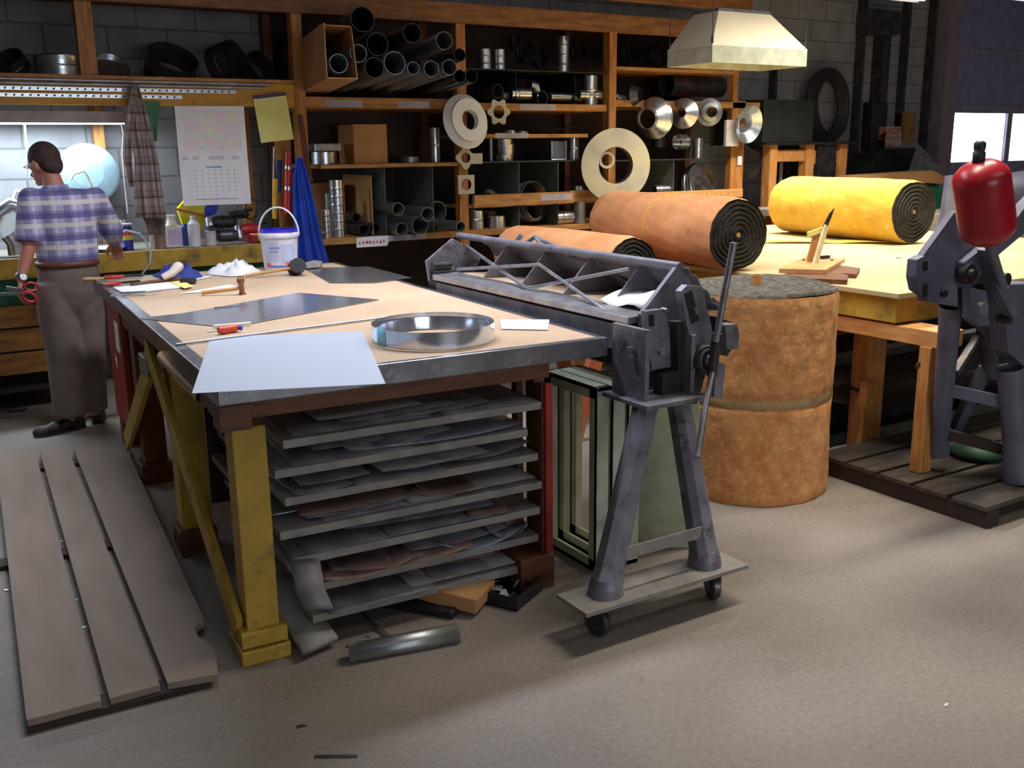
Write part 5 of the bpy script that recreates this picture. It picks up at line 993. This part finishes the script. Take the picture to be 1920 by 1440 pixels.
# right bay
one('duct_pipe', MB().rev([(.06,0),(.06,.26),(.055,.26),(.055,0),(.06,0)], P(1235,255,Y=7.2)-V((0,0,.1)), (0,0,1), 24), 'dkgreen', 'dark upright duct behind the hanging cones', 'duct')
lay(1277, 266, 28, .10, 'galv', 'bright collar lying under the hanging cones', 7.05, .0); can(1308, 7.05, 1.497, 20, 36, 'galv', 'bright cylinder right of the lying collar', pyr=290)
lay(1300, 161, 40, .72, 'steel', 'long dark pipe lying on the upper right shelf', 7.22, .12, 'duct_pipe', 'duct pipe')
for px, py, w_, lab in ((1180,100,44,'dim fitting at the left of the top right bay'),(1235,105,40,'dim ring in the middle of the top right bay'),(1290,100,44,'dim ring right in the top right bay')): ring_at(px, py, 7.25, w_, .12, 'steel', lab, tilt=(.4,-1,.2))
ring_at(1312, 352, 7.05, 90, .07, 'galvdull', 'large grey ring standing in the low right bay', tilt=(.2,-1,.25)); ring_at(1318, 362, 6.99, 68, .05, 'galvdull', 'second ring leaning in front of the large grey one', tilt=(.25,-.9,.5)); ring_at(1320,368,6.96,56,.03,'galv','bright third ring lowest in the low right bay', tilt=(.2,-.7,.7))
lay(1240, 356, 18, .17, 'galv', 'bright fitting at the left of the low right bay', 6.98); ring_at(1160, 182, 7.0, 30, .02, 'galv', 'flat pale piece on the right bay shelf edge', tilt=(0,-.3,1), closed=True)
one('clipping', MB().prism([P(x, y, Y=7.0) for x, y in ((1144,188),(1146,178),(1178,188))], (0,.004,0)), 'paper', 'white paper wedge beside the middle post', 'paper')
one('hanging_board', MB().box(6.40,6.55,6.80,6.83,1.60,1.83), mat('pale_block', S(196,188,186), .6), 'pale board hanging left of the rightmost cone', 'board')

# pieces hung on nails along the front
HY = 6.84
def cone_hung(px, py, prof, m, label, d=(.55,-1,.05), name='reducer_cone', Y=6.78, n=44): 
    c = P(px, py, Y=Y); return one(name, MB().rev(prof, c, d, n), m, label, 'duct cone' if name == 'reducer_cone' else 'flange')
k = 1/239.
one('storm_collar', MB().rev([(.073,.0),(.075,.05),(.160,.045),(.165,.02),(.205,-.015),(.200,-.02),(.155,.0),(.073,0)], P(875,227,Y=6.78), (.12,-1,.18), 56), 'whitem', 'large white conical collar hung on the middle post', 'collar')
def starplate(px, py, R_, r_, nt, m, label, th=.004, d=(0,-1,.0), sq=False):
    c = P(px, py, Y=6.83); x, y, dd = axmat(d); pts = []; n = 48
    for i in range(n):
        a = 2*math.pi*i/n
        if sq: q = R_/max(abs(math.cos(a)), abs(math.sin(a)))
        else: q = R_*(.86+.14*math.cos(nt*a))
        pts.append(q)
    vs = []; fs = []
    for off in (0, th):
        for i in range(n): a = 2*math.pi*i/n; e_ = x*math.cos(a)+y*math.sin(a); vs += [c+e_*r_+dd*off, c+e_*pts[i]+dd*off]
    for i in range(n):
        j = (i+1) % n; a0, a1, b0, b1 = 2*i, 2*i+1, 2*j, 2*j+1; o = 2*n
        fs += [(a0, b0, b1, a1), (o+a0, o+a1, o+b1, o+b0), (a1, b1, o+b1, o+a1), (a0, o+a0, o+b0, b0)]
    return one('flange_plate', MB().add(vs, fs), m, label, 'flange')
starplate(935, 210, .105, .05, 6, 'zincface', 'star-edged flange hung right of the white collar'); starplate(873, 296, .088, .04, 4, 'zincface', 'pale notched flange hung below the white collar'); starplate(874, 346, .072, .045, 4, 'zincface', 'square flange with round hole, lowest on the middle post', sq=True)
one('tag_card', MB().box(3.80,3.90,6.84,6.843,1.49,1.57), 'zincface', 'small pale card right of the notched flange', 'card')
rg = thing('ring_plate', 'very large mottled annular plate hung on the shelving front', 'ring', P(1155,310,Y=6.78)); dR = (-.32,-1,.0)
obj('face', MB().rev([(.150,0),(.302,0),(.302,-.006),(.150,-.006),(.150,0)], P(1155,310,Y=6.74), dR, 64), 'zincface', rg); obj('inner_sleeve', MB().rev([(.150,0),(.148,-.07),(.145,-.07),(.147,0)], P(1155,310,Y=6.74), dR, 64), 'galv', rg)
one('ring_plate', MB().rev([(.048,0),(.070,0),(.070,-.008),(.048,-.008),(.048,0)], P(1138,300,Y=6.80), (-.3,-1,0), 36), 'zincface', 'small pale ring hung inside the hole of the very large annular plate', 'ring')
one('sheet_tab', MB().prism([P(x, y, Y=6.80) for x, y in ((1172,336),(1200,340),(1196,368),(1165,372))], (0,.004,0)), 'galv', 'bright square sheet tab hung at the lower right of the very large annular plate', 'sheet metal')
cone_hung(1200, 178, [(.055,0),(.085,-.06),(.08,-.06),(.05,0)], 'steel', 'small dark cone hung above and left of the others')
cone_hung(1222, 222, [(.085,.09),(.088,.05),(.165,-.03),(.175,-.05),(.17,-.052),(.16,-.032),(.083,.05),(.08,.09),(.085,.09)], 'galv', 'biggest shiny reducer cone hung left', d=(-.95,-.4,-.05))
cone_hung(1280, 212, [(.04,.05),(.042,.02),(.13,-.04),(.128,-.045),(.04,.015),(.036,.05)], 'galv', 'shiny reducer cone with small hole, second from the left', d=(-.85,-.6,.05))
cone_hung(1333, 210, [(.045,.04),(.047,.02),(.085,.0),(.088,-.03),(.12,-.05),(.118,-.054),(.085,-.035),(.08,-.002),(.043,.02),(.041,.04)], 'galvdull', 'stepped grey cone, third from the left', d=(-.45,-.9,.0))
cone_hung(1398, 232, [(.045,-.10),(.05,-.04),(.09,-.03),(.095,-.01),(.170,.04),(.168,.045),(.09,-.005),(.085,-.025),(.046,-.035),(.042,-.10)], 'galv', 'wide shiny funnel, rightmost of the hung cones', d=(.05,-1,-.15))
cone_hung(1408, 300, [(.10,0),(.17,-.05),(.168,-.055),(.098,-.005)], 'steel', 'big dark cone standing behind the pine frame', d=(-.6,-1,.05), Y=7.05)
one('hole_tag', MB().box(6.635,6.685,6.885,6.89,1.43,1.51), 'whitem', 'small white tag with a hole on the right shelving post', 'tag')

# pine racks and boxes right of the shelving
fr = thing('pine_rack', 'open pine rack with dark boxes right of the shelving', 'rack', (7.5, 6.95, 0))
mb = MB(); mb.box(7.06,7.16,6.9,7.0,0,1.62); mb.box(8.02,8.13,6.9,7.0,0,1.63); mb.box(7.56,7.63,6.9,6.98,.9,1.62)
for a_ in ((7.06,7.16),(8.02,8.13),(7.55,7.66)): obj('upright', MB().box(a_[0],a_[1],6.9,7.0,0,1.61), 'pinev', fr, bevel=.004)
obj('rail', MB().box(7.16,7.55,6.92,6.98,1.45,1.56), 'pinev', fr, bevel=.004); obj('rail', MB().box(7.66,8.02,6.92,6.98,1.42,1.55), 'pinev', fr, bevel=.004); obj('top_board', MB().box(6.95,8.2,6.85,7.6,1.61,1.63), 'dkgreen', fr)
one('dark_duct', MB().box(7.70,7.95,6.88,7.5,.0,1.60), 'machdk', 'dark upright duct section inside the pine rack', 'duct', bevel=.004)
one('metal_cabinet', MB().box(6.95,7.62,6.9,7.55,1.631,2.02), mat('dark_bin', S(58,60,60), .4, .4), 'dark metal box with bright spot standing on the pine rack', 'metal box', bevel=.004)
for i in range(5): can(1505, 7.15, 1.0+.085*i, 24, 14, 'plastic', ('lowest','second','third','fourth','topmost')[i]+' white tub of the stack in the pine rack', 'tub', 'tub', 'white tubs stacked in the pine rack', pyr=360, flare=1.05)
one('steel_pipe', MB().tube((7.42,7.1,.95),(7.42,7.1,1.44), .02), 'mach', 'grey upright pipe left of the white tubs', 'pipe')
rt = thing('red_table', 'red-fronted tool table with grey top behind the second bench', 'table', (7.0,6.6,0)); obj('front', MB().box(6.70,7.75,6.45,6.50,.5,.98), 'redlead', rt, bevel=.004); obj('table_top', MB().box(6.68,7.78,6.43,6.85,.98,1.04), 'shelfsteel', rt, bevel=.004); obj('rear_leg', MB().box(7.66,7.74,6.7,6.8,0,.98), 'redlead', rt); obj('rear_leg', MB().box(6.72,6.8,6.7,6.8,0,.98), 'redlead', rt)
obj('front_leg', MB().box(6.70,6.8,6.46,6.5,0,.5), 'redlead', rt)
# wall things
for x, w_, z0, z1, lab in ((7.75,.03,1.65,2.4,'thin dark conduit left of the coil'),(9.02,.05,.0,3.6,'thick dark pipe running up the wall'),(9.75,.04,1.6,3.3,'thin conduit right of the dark boxes'),(10.2,.03,1.4,3.3,'thin conduit beside the column')):
    one('conduit', MB().box(x, x+w_, 7.55, 7.64, z0, z1), 'steel', lab, 'conduit')
one('coiled_hose', (lambda m_: [m_.path([P(1551+(22+4*k_)*math.cos(a), 198+(50+4.5*k_)*math.sin(a), Y=7.5-.012*k_)+V((.004*math.sin(5*a+k_),0,.01*math.sin(3*a+k_))) for a in [j*math.pi/18 for j in range(36)]], .026, 8, closed=True) for k_ in range(5)] and m_)(MB()), 'black', 'coil of dark hose hanging on the back wall', 'hose')
sg = thing('warning_sign', 'small white sign with red lettering on the back wall', 'sign', P(1668,257,Y=7.5)); sp_ = [P(x, y, Y=7.5) for x, y in ((1648,238),(1690,237),(1690,275),(1648,276))]; obj('sign_plate', MB().prism(sp_, (0,.004,0)), mat('aged_white', S(196,184,172), .6), sg)
def text(s, loc, size, m, par, rx=R(90)):
    cu = bpy.data.curves.new(s, 'FONT'); cu.body = s; cu.size = size; cu.align_x = 'CENTER'; cu.align_y = 'CENTER'; cu.extrude = .0005; o = bpy.data.objects.new('t', cu); COL.objects.link(o); dg = bpy.context.evaluated_depsgraph_get(); me = bpy.data.meshes.new_from_object(o.evaluated_get(dg)); bpy.data.objects.remove(o)
    r_ = bpy.data.objects.new('lettering', me); COL.objects.link(r_); me.materials.clear(); me.materials.append(M[m]); r_.parent = par; r_.location = V(loc)-root_loc(par); r_.rotation_euler = (rx, 0, 0); return r_
sc_ = (sp_[0]+sp_[2])/2; text('DANGER', sc_+V((0,-.003,.06)), .10, 'inkr', sg); text('AUTHORIZED', sc_+V((0,-.003,-.02)), .068, 'inkr', sg); text('ONLY', sc_+V((0,-.003,-.09)), .06, 'inkr', sg)
eb = thing('electrical_box', 'dark electrical boxes on the back wall left of the column', 'electrical box', (9.4,7.55,1.6))
obj('box', MB().box(9.2,9.45,7.5,7.64,1.55,2.05), 'machdk', eb, bevel=.01); obj('box', MB().box(9.0,9.5,7.45,7.64,2.75,3.0), 'steel', eb, bevel=.01); obj('box', MB().box(9.75,9.95,7.5,7.64,1.62,1.95), mat('tan_box', S(150,112,62), .6), eb, bevel=.01); obj('box', MB().box(9.3,9.42,7.5,7.64,2.05,2.75), 'steel', eb)
hopt = thing('duct_transition', 'dark sheet-metal hopper on a stand behind the yellow roll', 'duct', (8.9,7.3,0)); obj('hopper', MB().prism([P(x, y, Y=7.2) for x, y in ((1605,330),(1640,288),(1662,281),(1715,277),(1740,330))], (0,.22,0)), 'dkgreen', hopt)
for xx in (P(1610,330,Y=7.2).x, P(1735,330,Y=7.2).x-.06): obj('leg', MB().box(xx, xx+.05, 7.25, 7.35, 0, P(1670,330,Y=7.2).z), 'steel', hopt)
one('sheet_triangle', MB().prism([P(1704,322,Y=7.0),P(1722,270,Y=7.0),P(1735,282,Y=7.0),P(1775,330,Y=7.0),V((P(1775,330,Y=7.0).x,7.0,.0)),V((P(1704,322,Y=7.0).x,7.0,.0))], (0,.01,0)), 'mach', 'pale grey triangular sheet behind the yellow roll', 'sheet metal')
gb_ = thing('open_carton', 'torn open carton of dark parts on a green case behind the yellow roll', 'carton', P(1690,345,Y=6.6)); obj('carton', MB().prism([P(x, y, Y=6.5) for x, y in ((1605,350),(1606,330),(1700,324),(1750,320),(1772,332),(1768,345),(1700,340),(1660,345))], (0,.25,0)), 'card', gb_); obj('parts', MB().prism([P(x, y, Y=6.52) for x, y in ((1650,356),(1668,336),(1700,330),(1745,338),(1765,352))], (0,.2,0)), 'black', gb_); obj('case', MB().prism([P(x, y, Y=6.5) for x, y in ((1600,400),(1600,350),(1765,350),(1765,400))], (0,.4,0)), 'greenpl', gb_)
obj('stand_leg', MB().box(8.6,8.7,6.6,6.7,0,1.1), 'greenpl', gb_); obj('stand_leg', MB().box(9.3,9.4,6.6,6.7,0,1.1), 'greenpl', gb_)
one('grey_stand', MB().bar(P(1790,330,Y=5.5), P(1770,470,Y=5.5), .12, .10).bar(P(1770,470,Y=5.5), V((P(1768,480,Y=5.5).x,5.5,0)), .12, .12), 'mach2', 'blue-grey machine column behind the red counterweight', 'machine')
one('motor_housing', MB().tube(P(1890,360,Y=5.2), P(1950,350,Y=5.0), .16, n=24).box(7.28,7.40,5.05,5.15,0,1.35), 'mach2', 'grey cylindrical machine end behind the red counterweight', 'machine')
one('grey_bin', MB().box(8.0,9.6,5.5,6.2,0,.98), 'shelfsteel', 'pale grey bin behind the lever shear at the right edge', 'bin', bevel=.01)

# hanging metal hood
HD = thing('vent_hood', 'cream metal hood hanging from wires above the second bench', 'hood', (4.9, 5.1, 2.11))
hx0, hx1, hy0, hy1, hz = 4.464, 5.315, 4.9, 5.33, 2.115
obj('rim', (lambda m_: m_.box(hx0,hx1,hy0,hy0+.004,hz,hz+.105).box(hx0,hx1,hy1-.004,hy1,hz,hz+.105).box(hx0,hx0+.004,hy0,hy1,hz,hz+.105).box(hx1-.004,hx1,hy0,hy1,hz,hz+.105))(MB()), 'galvcream', HD, bevel=.001)
tx0, tx1, ty0, ty1, tz = 4.60, 5.06, 5.0, 5.23, 2.44
vs = [V(p) for p in ((hx0,hy0,hz+.105),(hx1,hy0,hz+.105),(hx1,hy1,hz+.105),(hx0,hy1,hz+.105),(tx0,ty0,tz),(tx1,ty0,tz),(tx1,ty1,tz),(tx0,ty1,tz))]
obj('sloped_sides', MB().add(vs, [(0,1,5,4),(1,2,6,5),(2,3,7,6),(3,0,4,7)]), mat('hood_cream', S(244,234,206), .45, c2=S(236,224,192), sc=4), HD, solid=.003)
obj('top_collar', MB().box(tx0,tx1,ty0,ty1,tz,tz+.02), 'galvdull', HD)
hw = MB()
for x, y in ((hx0+.01,hy0+.01),(hx0+.01,hy1-.01),(hx1-.01,hy0+.01),(hx1-.01,hy1-.01)): hw.tube((x,y,hz+.1),(x,y,H), .003, n=6); hw.tube((x,y,hz+.10),(x,y,hz+.16), .008, n=8)
obj('hanging_wire', hw, 'steel', HD)
# ceiling lamps
def tubelamp(x0, x1, y, z, label, mt, watts, col, hang=True, w=.30, rot=0):
    t = thing('ceiling_lamp', label, 'ceiling lamp', ((x0+x1)/2, y, z), 'fluorescent ceiling lamps')
    obj('housing', MB().prism([(x0,y-w/2,z),(x0,y-w/2+.03,z+.07),(x0,y+w/2-.03,z+.07),(x0,y+w/2,z),(x0,y+w/2-.005,z),(x0,y+w/2-.035,z+.062),(x0,y-w/2+.035,z+.062),(x0,y-w/2+.005,z)], (x1-x0,0,0)), 'lampw', t)
    for yy in (y-.07, y+.07): obj('tube', MB().tube((x0+.03,yy,z+.02),(x1-.03,yy,z+.02), .018, n=10), mt, t)
    c = MB()
    for x in (x0+.3, x1-.3): c.tube((x,y,z+.07),(x,y,H), .004, n=6)
    obj('chain', c, 'steel', t)
    ld = bpy.data.lights.new('lamp_light', 'AREA'); ld.shape = 'RECTANGLE'; ld.size = x1-x0-.1; ld.size_y = w*.8; ld.spread = R(125); ld.energy = watts; ld.color = col
    lo = bpy.data.objects.new('lamp_light', ld); COL.objects.link(lo); lo.location = (0,0,-.012); lo.parent = t
    return t
WARM, COOL = (1,.93,.80), (.82,.88,1)
tubelamp(5.0, 7.55, 5.62, 2.76, 'lit ceiling lamp at the top right of the view over the second bench', tubw, 90, WARM)
tubelamp(2.6, 5.0, 2.7, 3.3, 'ceiling lamp over the upright insulation roll, above the view', tubw, 50, WARM)
tubelamp(4.6, 7.0, 4.1, 3.0, 'added ceiling lamp brightening the hood and second bench, above the view', tubw, 70, WARM)  # extra lamp added out of view to brighten the hood and bench top
tubelamp(8.8, 11.2, 3.6, 3.3, 'added fill lamp at the far right near the sectional door, out of the view', tubw, 60, WARM)  # added unseen lamp, lifts the dark background on the right
tubelamp(.7, 3.1, 4.3, 3.3, 'ceiling lamp over the near bench, above the view', tubc, 70, COOL)
tubelamp(-1.5, .9, .6, 3.5, 'ceiling lamp nearest behind the viewer on the left', tubc, 4, COOL)
tubelamp(3.0, 5.4, .0, 3.5, 'ceiling lamp behind the viewer on the right', tubw, 12, WARM)
ld = bpy.data.lights.new('strip_light_glow', 'AREA'); ld.shape = 'RECTANGLE'; ld.size = 2.3; ld.size_y = .15; ld.energy = 34; ld.color = (.75,.9,1)
lo = bpy.data.objects.new('strip_light_glow', ld); COL.objects.link(lo); lo.parent = lp; lo.location = V(((LX0+LX1)/2,7.305,LZ-.012))-V(lp.location)
# daylight
wd = bpy.data.worlds.new('sky'); SC.world = wd; wd.use_nodes = True; bg = wd.node_tree.nodes['Background']; bg.inputs[0].default_value = (.86,.93,1,1); bg.inputs[1].default_value = 6

# ------------------------------------------------------------ the man
def caps(mb, p0, p1, r0, r1, n=16, k=5):
    p0, p1 = V(p0), V(p1); x, y, d = axmat(p1-p0); L = (p1-p0).length; pr = [(r0*math.sin(t*math.pi/2/k), -r0*math.cos(t*math.pi/2/k)) for t in range(k+1)]+[(r1*math.cos(t*math.pi/2/k), L+r1*math.sin(t*math.pi/2/k)) for t in range(k+1)]
    vs = [p0+(x*math.cos(2*math.pi*i/n)+y*math.sin(2*math.pi*i/n))*max(r_, 1e-5)+d*h for r_, h in pr for i in range(n)]; m_ = len(pr)
    mb.add(vs, [(j*n+i, j*n+(i+1) % n, (j+1)*n+(i+1) % n, (j+1)*n+i) for j in range(m_-1) for i in range(n)]+[tuple(reversed(range(n))), tuple((m_-1)*n+i for i in range(n))], True); return mb
def ell(mb, c, rx, ry, rz, q=None, n=24, m_=14):
    c = V(c); q = q or Matrix.Identity(3); vs = []
    for j in range(m_+1):
        t = math.pi*j/m_
        for i in range(n): a = 2*math.pi*i/n; vs.append(c+q @ V((rx*max(math.sin(t), 1e-4)*math.cos(a), ry*max(math.sin(t), 1e-4)*math.sin(a), -rz*math.cos(t))))
    return mb.add(vs, [(j*n+i, j*n+(i+1) % n, (j+1)*n+(i+1) % n, (j+1)*n+i) for j in range(m_) for i in range(n)]+[tuple(reversed(range(n))), tuple(m_*n+i for i in range(n))], True)
def fuse(name, mb, m, par, vox=.010, it=6, **k):
    o = obj(name, mb, m, par, **k); r = o.modifiers.new('remesh', 'REMESH'); r.mode = 'VOXEL'; r.voxel_size = vox; r.use_smooth_shade = True; s_ = o.modifiers.new('smooth', 'SMOOTH'); s_.iterations = it; s_.factor = .5; return o
MX, MY = .77, 6.22
MAN = thing('person', 'man in blue plaid shirt and khaki trousers seen from behind, holding red-handled shears', 'person', (MX, MY, 0))
A0 = V((0,0,0)); hipz = .93
lsh, rsh = V((.62,6.22,1.355)), V((.965,6.27,1.345))
lel = V((.575,6.17,1.10)); lwr = V((.515,6.15,.925)); rel = V((1.06,6.38,1.14)); rwr = V((1.10,6.60,1.055))
neck = V((.765,6.27,1.40)); head = V((.725,6.33,1.545))
hq = Matrix.Rotation(R(38), 3, 'Z') @ Matrix.Rotation(R(-16), 3, 'X')   # head turned left and bowed
def hv(x, y, z): return head+hq @ V((x, y, z))
body = MB()
ell(body, hv(0,0,.02), .074, .092, .098, hq); ell(body, hv(0,.03,-.045), .056, .062, .068, hq); ell(body, hv(0,.075,-.082), .028, .022, .022, hq)
caps(body, hv(0,.09,-.01), hv(0,.108,-.03), .010, .015); ell(body, hv(0,.092,-.055), .022, .012, .010, hq)
for s_ in (-1, 1): ell(body, hv(s_*.076,-.005,-.005), .010, .020, .032, hq); ell(body, hv(s_*.032,.082,.01), .014, .010, .010, hq)
caps(body, hv(0,-.015,-.05), neck+V((0,0,-.03)), .052, .060); ell(body, (.775,6.25,1.22), .165, .10, .19); ell(body, (.775,6.24,1.0), .135, .095, .13)
for a, b, c_ in ((lsh, lel, lwr), (rsh, rel, rwr)): caps(body, a, b, .052, .040); caps(body, b, c_, .041, .027)
caps(body, lsh, neck+V((0,0,-.04)), .05, .06); caps(body, rsh, neck+V((0,0,-.04)), .05, .06)
# legs
lk, rk = V((.70,6.22,.49)), V((.845,6.25,.49)); lan, ran = V((.70,6.21,.08)), V((.835,6.28,.08))
for h_, k_, a_ in ((V((.70,6.24,.90)), lk, lan), (V((.845,6.25,.90)), rk, ran)): caps(body, h_, k_, .085, .055); caps(body, k_, a_, .052, .035); 
# hands: palm and five fingers
def hand(mb, wr, d, side, nrm, curl_, thumb=1, sc=1.):
    d = V(d).normalized(); n_ = V(nrm).normalized(); s_ = d.cross(n_).normalized()*thumb; n_ = s_.cross(d).normalized()*thumb
    pc = wr+d*.045*sc
    for t in (-.024,-.008,.008,.024): caps(mb, wr+d*.008*sc+s_*t*.6*sc, wr+d*.088*sc+s_*t*sc, .013*sc, .012*sc, 10, 3)
    for i, (t, L_) in enumerate(((.028,.072),(.0095,.080),(-.0095,.074),(-.028,.058))):
        b = wr+d*.088*sc+s_*t*sc; a_ = 0; r_ = .0085*sc
        for j, f_ in enumerate((.45,.32,.23)):
            a_ += curl_*(1.+.08*i); e_ = b+(d*math.cos(a_)-n_*math.sin(a_))*L_*f_*sc; caps(mb, b, e_, r_, r_*.92, 8, 3); b = e_; r_ *= .92
    b = wr+d*.028*sc+s_*.026*sc; e_ = b+(d*.55+s_*.65-n_*.5).normalized()*.038*sc; caps(mb, b, e_, .013*sc, .010*sc, 8, 3); caps(mb, e_, e_+(d*.9+s_*.1-n_*.45).normalized()*.032*sc, .010*sc, .008*sc, 8, 3)
ld_ = (lwr-lel).normalized(); hand(body, lwr, (-.25,-.05,-1), 1, (-1,.1,.2), .55, 1, 1.05)
hand(body, rwr, (.25,.85,-.45), 1, (0,.4,1), .35, -1, 1.05)
fuse('body', body, 'skin', MAN, .0058, 3)
hair = MB(); ell(hair, hv(0,-.014,.035), .082, .096, .094, hq); ell(hair, hv(0,-.052,-.012), .068, .052, .066, hq)
ho = fuse('hair', hair, 'hair', MAN, .009, 4)
# glasses arm
gl = MB(); gl.path([hv(-.082,-.01,.005), hv(-.080,.05,.012), hv(-.062,.095,.012), hv(-.02,.105,.010)], .003); obj('spectacles', gl, 'steelbar', MAN)
shirt = MB(); ell(shirt, (.775,6.245,1.25), .185, .125, .16); ell(shirt, (.775,6.235,1.10), .172, .122, .16)
pr = [(.160,.985),(.168,1.03),(.172,1.12),(.182,1.24),(.178,1.32),(.13,1.39)]
vs = []; n = 40
for r_, z in pr:
    for i in range(n): a = 2*math.pi*i/n; vs.append(V((.778+r_*1.0*math.cos(a)*(1+.02*math.sin(5*a+z*20)), 6.24+r_*.74*math.sin(a)*(1+.03*math.sin(6*a+z*17)), z)))
shirt.add(vs, [(j*n+i, j*n+(i+1) % n, (j+1)*n+(i+1) % n, (j+1)*n+i) for j in range(len(pr)-1) for i in range(n)]+[tuple(reversed(range(n))), tuple((len(pr)-1)*n+i for i in range(n))], True)
caps(shirt, lsh+V((.01,0,-.01)), neck+V((.01,-.01,-.055)), .068, .075); caps(shirt, rsh+V((-.01,0,-.01)), neck+V((0,-.01,-.055)), .068, .075)
def sleeve(mb, a, b, r0, r1, f=.86): 
    e_ = a.lerp(b, f); x, y, d = axmat(e_-a); L_ = (e_-a).length; caps(mb, a, a+d*.01, r0, r0); n = 20; R0 = [a+(x*math.cos(2*math.pi*i/n)+y*math.sin(2*math.pi*i/n))*r0 for i in range(n)]; R1 = [e_+(x*math.cos(2*math.pi*i/n)+y*math.sin(2*math.pi*i/n))*r1 for i in range(n)]
    mb.add(R0+R1, [(i, (i+1) % n, n+(i+1) % n, n+i) for i in range(n)]+[tuple(reversed(range(n))), tuple(n+i for i in range(n))], True)
sleeve(shirt, lsh, lel, .070, .074, .92); sleeve(shirt, rsh, rel, .070, .070, .95); sleeve(shirt, rel, rwr, .062, .058, .45)
fuse('shirt', shirt, 'plaid', MAN, .010, 4)
col = MB(); col.rev([(.066,0),(.074,.0),(.072,.038),(.066,.04),(.064,.0)], neck+V((-.004,-.002,-.015)), (-.08,.18,1), 28); obj('collar', col, 'plaid', MAN)
tr = MB(); ell(tr, (.77,6.235,.80), .13, .12, .16); pr = [(.150,1.0),(.162,.92),(.165,.82),(.150,.76)]; vs = []
for r_, z in pr:
    for i in range(n): a = 2*math.pi*i/n; vs.append(V((.775+r_*1.04*math.cos(a), 6.245+r_*.82*math.sin(a), z)))
tr.add(vs, [(j*n+i, j*n+(i+1) % n, (j+1)*n+(i+1) % n, (j+1)*n+i) for j in range(len(pr)-1) for i in range(n)]+[tuple(reversed(range(n))), tuple((len(pr)-1)*n+i for i in range(n))], True)
def tleg(h_, k_, a_, r):
    pts = [h_, h_.lerp(k_, .5), k_, k_.lerp(a_, .5), a_+V((0,0,.0))]; mb = tr; n = 24; vs = []
    for (p, rr_, w) in zip(pts, r, (0,1,2,3,4)):
        for i in range(n): a = 2*math.pi*i/n; q = rr_*(1+.035*math.sin(4*a+w*2.1)); vs.append(p+V((q*math.cos(a), q*1.05*math.sin(a), 0)))
    mb.add(vs, [(j*n+i, j*n+(i+1) % n, (j+1)*n+(i+1) % n, (j+1)*n+i) for j in range(4) for i in range(n)]+[tuple(reversed(range(n))), tuple(4*n+i for i in range(n))], True)
tleg(V((.69,6.235,.88)), lk, lan+V((-.01,0,.01)), (.105,.112,.103,.098,.092)); tleg(V((.845,6.255,.88)), rk, ran+V((0,0,.01)), (.10,.104,.090,.082,.075))
fuse('trousers', tr, 'trouser', MAN, .010, 5)
obj('belt', (lambda m_: [m_.path([V((.775+.163*math.cos(a), 6.243+.128*math.sin(a), .988)) for a in [j*2*math.pi/40 for j in range(40)]], .012, 8, closed=True)] and m_)(MB()).xf(Matrix.Translation((0,0,.988)) @ Matrix.Diagonal((1,1,1.5,1)) @ Matrix.Translation((0,0,-.988))), 'belt', MAN)
def shoe(hl, d, L_=.29):
    d = V(d).normalized(); mb = MB(); s_ = V((-d.y, d.x, 0))
    for t, w, h_ in ((.04,.036,.048),(.10,.038,.050),(.17,.046,.042),(.23,.044,.034),(.265,.034,.028)): ell(mb, hl+d*t+V((0,0,h_*.78)), w, w, h_*.9)
    caps(mb, hl+d*.05+V((0,0,.04)), hl+d*.06+V((0,0,.10)), .045, .048); caps(mb, hl+d*.02+V((0,0,.035)), hl+d*.26+V((0,0,.028)), .034, .030); fuse('shoe', mb, 'shoe', MAN, .008, 4)
    so = MB(); so.prism([hl+d*a+s_*b for a, b in ((-.005,-.03),(.05,-.038),(.16,-.046),(.24,-.044),(.29,-.02),(.29,.02),(.24,.044),(.16,.046),(.05,.038),(-.005,.03))], (0,0,.016))
    return so
so = shoe(V((.76,6.24,.002)), (-1,-.28,0)); obj('sole', so, 'black', MAN, bevel=.004)
so = shoe(V((.845,6.26,.002)), (.15,1,0)); obj('sole', so, 'black', MAN, bevel=.004)
wt = MB(); wd_ = (lwr-lel).normalized(); wt.rev([(.031,-.012),(.034,-.008),(.034,.008),(.031,.012),(.029,0),(.031,-.012)], lel.lerp(lwr, .93), wd_, 20); wt.rev([(0,.008),(.017,.008),(.019,0),(.019,-.004)], lel.lerp(lwr, .93)+V((.005,-.034,.0)), (.1,-1,.1), 20); obj('wristwatch', wt, 'galv', MAN, label='silver wristwatch')
# shears held in the left hand: two oval grips and blades
sc2 = thing('shears', 'red-handled metal shears hanging from the man\'s left hand', 'shears', P(55,548,Y=6.1))
def oval(cx, cy, rx, ry, Y, rot): return [P(cx+rx*math.cos(a)*math.cos(rot)-ry*math.sin(a)*math.sin(rot), cy+rx*math.cos(a)*math.sin(rot)+ry*math.sin(a)*math.cos(rot), Y=Y) for a in [j*math.pi/12 for j in range(24)]]
obj('grip', MB().path(oval(59,538,13,7.5,6.10,.1), .008, 8, closed=True), 'redpl', sc2); obj('grip', MB().path(oval(55,557,13.5,8,6.08,.45), .008, 8, closed=True), 'redpl', sc2)
obj('blades', MB().bar(P(46,546,Y=6.1), P(12,540,Y=6.14), .012, .022).bar(P(44,550,Y=6.1), P(-10,552,Y=6.16), .010, .016), 'steelbar', sc2)

# ------------------------------------------------------------ render look
for o in LOCALS: 
    if '_local' in o: del o['_local']
vs_ = SC.view_settings; vs_.view_transform = 'Standard'; vs_.look = 'None'; vs_.gamma = 1; vs_.use_curve_mapping = False; vs_.exposure = 0.0
